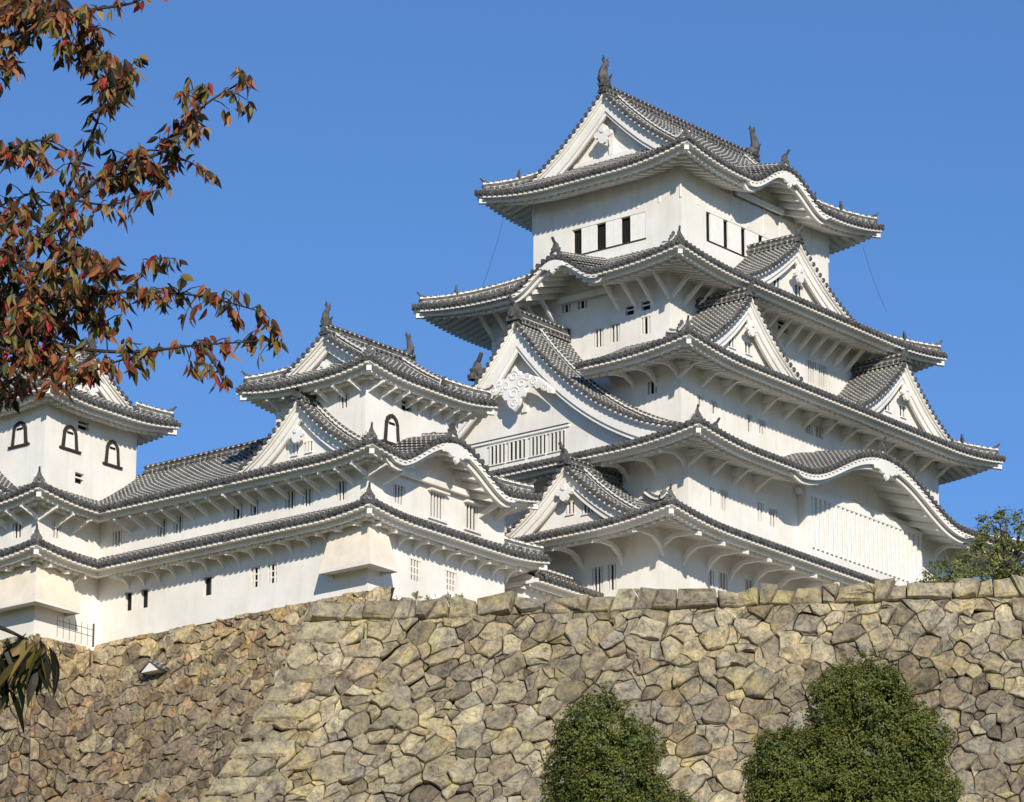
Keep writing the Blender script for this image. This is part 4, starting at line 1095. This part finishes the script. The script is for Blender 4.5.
# ================================================================== vegetation
def leaf_quad(mb, p, ax, nrm, L, W_, c, m=0):
    t = nrm.cross(ax).normalized()
    a = p - ax * L * .5; b = p + ax * L * .5
    mb.poly([a, p + t * W_ * .5 - nrm * L * .06, b, p - t * W_ * .5 - nrm * L * .06], m, None, c)
def rdir(rnd):
    z = rnd.uniform(-1, 1); a = rnd.uniform(0, 2 * math.pi); r = math.sqrt(1 - z * z); return Vector((r * math.cos(a), r * math.sin(a), z))
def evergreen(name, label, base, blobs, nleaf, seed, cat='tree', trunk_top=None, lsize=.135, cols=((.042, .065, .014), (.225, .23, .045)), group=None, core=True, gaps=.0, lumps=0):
    rnd = random.Random(seed); base = Vector(base)
    if lumps:
        extra = []
        for c, rad in blobs:
            for _ in range(lumps):
                d = rdir(rnd); d.z = abs(d.z) * .9; q = Vector(c) + Vector((d.x * rad[0], d.y * rad[1], d.z * rad[2])) * .80
                rr = rnd.uniform(.42, .78); extra.append((tuple(q), (rr * 1.1, rr * 1.1, rr)))
        blobs = list(blobs) + extra
    r = bpy.data.objects.new(name, None); col.objects.link(r); r.location = base; tag(r, label, cat, group)
    tr = MB(); tt = Vector(trunk_top); mid = base.lerp(tt, .5) + Vector((rnd.uniform(-.3, .3), rnd.uniform(-.3, .3), 0))
    tr.tube([base - UZ * .4, base.lerp(mid, .5), mid, tt], [.34, .26, .2, .08], 0, 9)
    for c, rad in blobs:
        c = Vector(c); s = base.lerp(tt, rnd.uniform(.35, .75)); tr.tube([s, s.lerp(c, .5) - UZ * .15, c], [.12, .08, .03], 0, 6)
    build('trunk', tr, [M_BARK], r, tuple(base))
    lf = MB(); tot = sum(rad[0] * rad[2] for c, rad in blobs)
    twigs = []
    for c, rad in blobs:
        c = Vector(c); n = int(nleaf * rad[0] * rad[2] / tot / 14)
        for _ in range(n):
            d = rdir(rnd)
            bump_ = 1 + .16 * noise.noise(Vector((d.x * 2.4, d.y * 2.4, d.z * 2.4)) + c) + .20 * noise.noise(Vector((d.x * 5.5, d.y * 5.5, d.z * 5.5)) + c * 2) + .08 * noise.noise(d * 13 + c)
            k = rnd.uniform(.84, 1.06) if rnd.random() < .8 else rnd.uniform(.45, .8)
            if gaps and noise.noise((c + d * 2) * 1.3) > .5 - gaps: k *= .8
            q = c + Vector((d.x * rad[0], d.y * rad[1], d.z * rad[2])) * (k * bump_)
            inside = False
            for c2, r2 in blobs:
                if c2 is c: continue
                e = q - Vector(c2)
                if (e.x / r2[0]) ** 2 + (e.y / r2[1]) ** 2 + (e.z / r2[2]) ** 2 < .55: inside = True; break
            if inside: continue
            dd = (d + UZ * .35).normalized(); tw = .5 + .5 * noise.noise(q * .9)
            hue = rnd.random()
            for _2 in range(14):
                p = q + rdir(rnd) * rnd.uniform(.02, .26)
                nrm = (dd + rdir(rnd) * .75).normalized(); ax = nrm.cross(rdir(rnd)).normalized()
                f = min(1, max(0, tw * .6 + hue * .25 + rnd.uniform(-.1, .25)))
                cc = lerp3(cols[0], cols[1], f)
                leaf_quad(lf, p, ax, nrm, lsize * rnd.uniform(.7, 1.25), lsize * .5, cc)
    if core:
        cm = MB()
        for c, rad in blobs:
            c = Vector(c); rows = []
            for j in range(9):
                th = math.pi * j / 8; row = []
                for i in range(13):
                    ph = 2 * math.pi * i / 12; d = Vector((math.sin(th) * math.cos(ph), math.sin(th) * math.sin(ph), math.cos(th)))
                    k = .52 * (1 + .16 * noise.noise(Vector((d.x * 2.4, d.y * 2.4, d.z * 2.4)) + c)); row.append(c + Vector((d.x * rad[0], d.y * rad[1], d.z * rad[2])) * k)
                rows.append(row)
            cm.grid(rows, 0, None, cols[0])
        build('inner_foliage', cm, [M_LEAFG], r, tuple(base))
    build('foliage', lf, [M_LEAFG], r, tuple(base))
    return r
def tz(x, y):
    return 28.0
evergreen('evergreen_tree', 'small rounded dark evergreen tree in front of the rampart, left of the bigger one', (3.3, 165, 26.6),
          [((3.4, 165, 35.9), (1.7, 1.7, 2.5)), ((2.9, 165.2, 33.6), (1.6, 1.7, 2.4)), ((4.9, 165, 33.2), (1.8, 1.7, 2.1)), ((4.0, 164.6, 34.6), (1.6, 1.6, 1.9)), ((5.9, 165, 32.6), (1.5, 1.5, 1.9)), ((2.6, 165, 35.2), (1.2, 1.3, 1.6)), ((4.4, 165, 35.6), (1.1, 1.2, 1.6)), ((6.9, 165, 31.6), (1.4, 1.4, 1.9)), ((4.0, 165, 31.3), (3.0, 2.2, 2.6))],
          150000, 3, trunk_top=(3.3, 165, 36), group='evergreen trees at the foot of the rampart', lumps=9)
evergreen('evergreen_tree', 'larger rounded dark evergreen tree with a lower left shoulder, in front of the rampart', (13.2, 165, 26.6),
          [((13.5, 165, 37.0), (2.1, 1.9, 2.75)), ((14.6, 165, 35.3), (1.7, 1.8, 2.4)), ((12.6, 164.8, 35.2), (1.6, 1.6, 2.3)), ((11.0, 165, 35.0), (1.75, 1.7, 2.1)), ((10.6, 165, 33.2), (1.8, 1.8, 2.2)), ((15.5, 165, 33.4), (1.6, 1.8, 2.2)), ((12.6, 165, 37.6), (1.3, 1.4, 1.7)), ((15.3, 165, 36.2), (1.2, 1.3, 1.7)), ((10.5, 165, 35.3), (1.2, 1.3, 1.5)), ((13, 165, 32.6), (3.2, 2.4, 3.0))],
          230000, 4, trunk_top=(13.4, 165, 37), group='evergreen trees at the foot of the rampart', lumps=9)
# tree standing on the terrace at the right edge
def at(px, py, y):
    c, s = math.cos(R_(16.90354)), math.sin(R_(16.90354)); u = (px - 512) / 4411.78; v = (401 - py) / 4411.78
    w = Vector((u, c - v * s, s + v * c)); return w * (y / w.y)
yR = 200.0
bl = [(at(960, 575, yR), (1.3, 1.2, .8)), (at(985, 562, yR), (1.4, 1.3, 1.1)), (at(1012, 548, yR + .5), (1.2, 1.2, 1.3)), (at(1000, 535, yR), (.55, .6, 1.2)), (at(1045, 560, yR), (1.6, 1.4, 1.6)), (at(935, 583, yR - .3), (.9, .7, .5)), (at(1030, 590, yR), (2.6, 1.6, 1.2)), (at(970, 588, yR), (2.3, 1.4, 1.0)), (at(975, 572, yR), (1.3, 1.0, .8)), (at(1000, 560, yR), (1.3, 1.0, 1.0)), (at(990, 548, yR), (.9, .8, .8)), (at(1020, 535, yR), (1.0, .9, 1.0)), (at(1000, 524, yR), (.4, .4, .7)), (at(950, 582, yR), (.9, .8, .6))]
evergreen('broadleaf_tree', 'loose green tree with a pointed top on the rampart at the right edge', (23.2, yR, 47.6), bl, 32000, 9, trunk_top=tuple(at(1003, 530, yR)), lsize=.17,
          cols=((.05, .075, .022), (.27, .27, .07)), gaps=.4, core=False, lumps=2)

# ================================================================== cherry tree in the foreground (trunk stands left of the frame)
rnd = random.Random(77)
CY = 21.5
cr = bpy.data.objects.new('cherry_tree', None); col.objects.link(cr); CB = Vector((-5.0, 22.5, -1.6)); cr.location = CB
tag(cr, 'autumn cherry branches with drooping red, brown and olive leaves at upper left', 'tree')
tr = MB(); tr.tube([CB - UZ * .3, CB + Vector((.1, 0, 2.2)), CB + Vector((.25, -.2, 4.6)), CB + Vector((.5, -.4, 7.2)), CB + Vector((.7, -.3, 9.6)), CB + Vector((1.0, 0, 11.5))], [.26, .21, .18, .14, .09, .04], 0, 10)
lf = MB()
LC = [((.035, .035, .018), 2.2), ((.09, .05, .025), 2.2), ((.24, .085, .035), 2.6), ((.46, .17, .07), 2.6), ((.48, .06, .06), .9), ((.27, .22, .055), 2.0), ((.42, .27, .11), 1.9), ((.15, .14, .035), 1.8)]
def leafcol(b=0):
    k = rnd.choices(range(len(LC)), [w for c, w in LC])[0]; c = LC[k][0]; g = rnd.uniform(.75, 1.25); return tuple(x * g for x in c)
def cherry_leaf(p, d, L, c, wf=1.0):
    """pointed leaf folded along its midrib; p = stalk end, d = pointing direction"""
    d = d.normalized(); sd = d.cross(rdir(rnd)).normalized(); up = sd.cross(d).normalized()
    W_ = L * rnd.uniform(.16, .23) * wf; fold = rnd.uniform(.15, .9); curl = rnd.uniform(-.05, .28)
    st = [(0, 0), (.12, .55), (.32, 1.0), (.55, .95), (.78, .5), (1.0, .0)]
    mid = [p + d * (L * t) - up * (curl * L * t * t) for t, w in st]
    Lf = [m + (sd * math.cos(fold) + up * math.sin(fold)) * W_ * w for m, (t, w) in zip(mid, st)]
    Rt = [m + (-sd * math.cos(fold) + up * math.sin(fold)) * W_ * w for m, (t, w) in zip(mid, st)]
    lf.grid([Lf, mid, Rt], 0, None, c)
def cat(pts, n):
    """smooth path through points"""
    out = []
    for i in range(len(pts) - 1):
        p0 = pts[max(i - 1, 0)]; p1 = pts[i]; p2 = pts[i + 1]; p3 = pts[min(i + 2, len(pts) - 1)]
        for k in range(n):
            t = k / n; out.append(.5 * ((2 * p1) + (p2 - p0) * t + (2 * p0 - 5 * p1 + 4 * p2 - p3) * t * t + (3 * p1 - p0 - 3 * p2 + p3) * t ** 3))
    out.append(pts[-1]); return out
leafscale = 1.0
def spray(p, n, size=1.0, spread=.035):
    """a tuft of drooping leaves at a twig end"""
    for _ in range(n):
        q = p + rdir(rnd) * spread * size * rnd.random()
        d = Vector((rnd.gauss(0, .42), rnd.gauss(0, .42), -1 + rnd.uniform(-.1, .55)))
        cherry_leaf(q, d, rnd.uniform(.062, .108) * size * leafscale, leafcol())
def branch(pts, r0, r1, step=.075, dens=3, side=.12, start=0.0, name='branch', size=1.0):
    P = cat(pts, 6); n = len(P); m = MB()
    m.tube(P, [r0 + (r1 - r0) * i / (n - 1) for i in range(n)], 0, 6); 
    L = 0
    tot = sum((P[i + 1] - P[i]).length for i in range(n - 1)); acc = 0; nxt = tot * start
    for i in range(n - 1):
        seg = (P[i + 1] - P[i]).length
        while nxt < acc + seg:
            q = P[i].lerp(P[i + 1], (nxt - acc) / seg)
            s_ = Vector((rnd.gauss(0, 1), rnd.gauss(0, .6), rnd.gauss(.2, .8))).normalized() * side * rnd.uniform(.2, 1)
            e = q + s_
            m.tube([q, q.lerp(e, .5) + UZ * .01, e], [.0035 * size, .003 * size, .0018 * size], 0, 4)
            spray(e, rnd.randint(max(1, dens - 1), dens + 2), size); nxt += step * .72 * rnd.uniform(.5, 1.5)
        acc += seg
    spray(P[-1], dens + 2, size)
    build(name, m, [M_BARK], cr, tuple(CB))
A = lambda x, y, dy=0.0: at(x, y, CY + dy)
J1 = CB + Vector((.5, -.4, 7.2)); J2 = CB + Vector((.25, -.2, 5.4)); J3 = CB + Vector((.7, -.3, 9.3))
# (pixel path only fixes the direction of growth; each branch has its own depth)
branch([J2, A(-160, 330, .3), A(-40, 290, .2), A(40, 245), A(75, 200, -.1), A(120, 165, -.2), A(165, 150, -.2), A(205, 105, -.3), A(250, 78, -.3)], .024, .004, .040, 4, .15, .42)
branch([A(40, 245), A(60, 205, .2), A(85, 150, .3), A(100, 110, .3), A(96, 70, .2), A(88, 45, .2)], .012, .003, .05, 2, .10, .05)
branch([J2 - UZ * .3, A(-150, 340, .5), A(-30, 320, .3), A(50, 300, .1), A(130, 292, 0), A(200, 296, -.2), A(262, 312, -.3)], .016, .003, .038, 4, .13, .42)
branch([A(0, 320, .3), A(60, 345, .0), A(130, 352, -.2), A(200, 345, -.3), A(278, 340, -.4)], .014, .003, .044, 3, .11, .0)
branch([A(20, 340, .2), A(70, 375, -.1), A(115, 362, -.3), A(150, 352, -.4)], .01, .003, .034, 3, .09, .0)
branch([J2 - UZ * .4, A(-120, 360, -.2), A(-20, 345, -.3), A(25, 360, -.3), A(50, 385, -.3)], .018, .003, .036, 3, .12, .4)
branch([A(-60, 280, -.1), A(0, 250, -.2), A(30, 270, -.3), A(60, 262, -.3), A(95, 250, -.3)], .012, .003, .034, 3, .12, .2)
branch([A(-60, 250, .1), A(-5, 225, .1), A(25, 195, .2), A(50, 205, .3), A(80, 222, .3)], .012, .003, .040, 3, .12, .2)
branch([A(-80, 200, 0), A(-20, 155, 0), A(10, 148, 0), A(45, 140, .1), A(68, 150, .1)], .012, .003, .05, 2, .07, .45)
branch([J3, A(-60, 60, .3), A(0, 40, .2), A(45, 22, .2), A(90, 10, .1), A(135, 2, .1), A(165, -20, .1)], .02, .004, .055, 2, .08, .35)
branch([A(-60, 60, .3), A(-10, 30, .5), A(5, 5, .5), A(10, -30, .5)], .012, .005, .045, 3, .09, .2)
branch([A(120, 165, -.2), A(150, 150, -.1), A(185, 160, 0), A(205, 172, 0)], .007, .002, .05, 3, .08, .1)
branch([A(75, 200, -.1), A(110, 205, -.2), A(140, 195, -.3), A(158, 190, -.3)], .007, .002, .05, 2, .08, .1)
branch([A(165, 150, -.2), A(185, 120, -.2), A(205, 90, -.1), A(185, 92, -.1)], .006, .002, .04, 3, .07, .1)
branch([A(-30, 320, .3), A(0, 300, .5), A(30, 285, .6), A(70, 285, .6), A(105, 300, .6)], .010, .003, .034, 3, .13, .0)
branch([A(130, 292, 0), A(150, 262, .1), A(175, 258, .1)], .006, .002, .05, 3, .06, .1)
branch([A(200, 345, -.3), A(215, 365, -.3), A(222, 380, -.2)], .006, .002, .05, 3, .05, .1)
for (x0, y0, x1, y1) in ((-20, 215, 50, 236), (-20, 262, 70, 282), (-20, 300, 50, 318), (-20, 330, 70, 330), (-20, 372, 30, 350), (40, 245, 110, 272), (60, 300, 110, 325), (-15, 398, 20, 385), (20, 300, 20, 340), (88, 45, 120, 95), (60, 25, 85, 60), (-20, 20, 30, 8), (-20, 60, 25, 38), (10, -10, 50, 20), (40, 10, 95, 32), (-20, 150, 60, 172), (100, 110, 130, 70), (110, 180, 165, 175), (-20, 100, 12, 60)):
    branch([A(x0, y0, rnd.uniform(-.6, .4)), A((x0 + x1) / 2, (y0 + y1) / 2 - 8, rnd.uniform(-.5, .4)), A(x1, y1, rnd.uniform(-.6, .4))], .005, .002, .040, 4, .10, .1, name='twig')
# lower bough that comes nearer, with a hanging bunch of long leaves
leafscale = 1.25
NY = 13.5
branch([CB + Vector((.1, 0, 3.6)), at(-420, 560, 17), at(-120, 590, 14.5), at(-15, 622, NY), at(28, 640, NY)], .02, .004, .3, 1, .05, .97, size=1.0)
for q in ((28, 638, 7), (45, 644, 8), (10, 642, 8), (34, 652, 7), (20, 660, 5), (0, 665, 6), (5, 690, 5)):
    for _ in range(q[2]):
        d = Vector((rnd.gauss(0, .42), rnd.gauss(0, .4), -1)); cherry_leaf(at(q[0] + rnd.uniform(-8, 8), q[1] + rnd.uniform(-6, 6), NY + rnd.uniform(-.06, .06)), d, rnd.uniform(.11, .19), rnd.choice([(.13, .11, .03), (.24, .19, .045), (.03, .03, .015), (.03, .03, .015), (.30, .20, .06)]), .62)
build('trunk', tr, [M_BARK], cr, tuple(CB)); build('leaves', lf, [M_LEAF], cr, tuple(CB))

# ================================================================== small things
M_IRON = flat('dark_iron', (.05, .045, .04), .6, .3, 8, .5)
mb = MB(); o = CW(-37.9, 11.0, 51.25)
fa = [CW(-36.6 + .42 * i, 10.9, 51.2) for i in range(7)]
for p in fa: mb.tube([p - UZ * .3, p + UZ * .75], .013, 0, 5)
for h in (.2, .52): mb.tube([fa[0] + UZ * h, fa[-1] + UZ * h], .016, 0, 5)
mb.box(fa[-1] - Vector((.05, .05, .3)), (.1, 0, 0), (0, .1, 0), UZ * 1.15, 0)
tag(build('railing', mb, [M_IRON]), 'thin dark iron railing on top of the stone wall at the far left', 'railing')
# lightning conductor cables hanging from the top roof
for (a1, b1_, z1_, a2, b2_, z2_, lab) in ((8.2, -6.4, 79.1, 8.9, -7.4, 75.3, 'thin cable hanging from the right end of the topmost eaves'), (-8.6, 5.6, 79.0, -9.4, 6.6, 74.6, 'thin cable hanging from the left end of the topmost eaves')):
    mb = MB(); p, q = CW(a1, b1_, z1_), CW(a2, b2_, z2_); mb.tube([p, p.lerp(q, .35) - UZ * .25, p.lerp(q, .7) - UZ * .2, q], .011, 0, 5)
    tag(build('conductor_cable', mb, [M_IRON]), lab, 'cable')
# small gabled plaster niche set into the rubble wall
g = bpy.data.objects.new('gabled_niche', None); col.objects.link(g); gp = CW(-33.75, 7.3, 49.3); g.location = gp; tag(g, 'tiny white gable end under a dark tiled peak, set in the rubble wall', 'niche')
X = Vector((-LX, -LY, 0)); Y = Vector((RX, RY, 0))
mb = MB(); mb.extrude([(-.55, -.12), (.55, -.12), (0, .32)], gp + Y * .9, X, UZ, -Y * 1.05, PL); build('gable_end', mb, MATS, g, tuple(gp))
mb = MB()
for sg in (-1, 1):
    a = gp - Y * .17 + UZ * .33; e = X * sg * .68 - UZ * .44
    mb.box(a, e, Y * 1.4, UZ * .06, CAP)
    for k in range(4): q = a + Y * (.08 + k * .38) + UZ * .06; mb.tube([q, q + e], .05, RIB, 6)
build('roof', mb, MATS, g, tuple(gp))
# dry grass and weeds on the rampart top and growing from the joints
wd = MB(); rnd = random.Random(31)
M_WEED = mat_leaf('dry_grass_blades', .8, .3)
def tuft(p, h, n, c):
    for _ in range(n):
        q = p + Vector((rnd.uniform(-.12, .12), rnd.uniform(-.1, .1), 0)); d = Vector((rnd.gauss(0, .3), rnd.gauss(0, .3), 1)).normalized(); L = h * rnd.uniform(.5, 1)
        s = d.cross(rdir(rnd)).normalized() * .006
        wd.grid([[q - s, q + s], [q + d * L * .6 - s * .8, q + d * L * .6 + s * .8], [q + d * L + Vector((rnd.uniform(-.1, .1), 0, 0)), q + d * L + Vector((rnd.uniform(-.1, .1), 0, .01))]], 0, None, c)
for i in range(12):
    u = rnd.choice([rnd.uniform(.5, 10), rnd.uniform(2, 7), rnd.uniform(10, 36)]); p = fpos(u, FH + .02, -.35)
    tuft(p, rnd.uniform(.2, .6) if u < 10 else rnd.uniform(.12, .35), rnd.randint(5, 14), rnd.choice([(.30, .24, .12), (.22, .19, .09), (.12, .13, .04)]))
tag(build('dry_grass', wd, [M_WEED]), 'thin dry grass stalks along the rampart top', 'grass', kind='stuff')
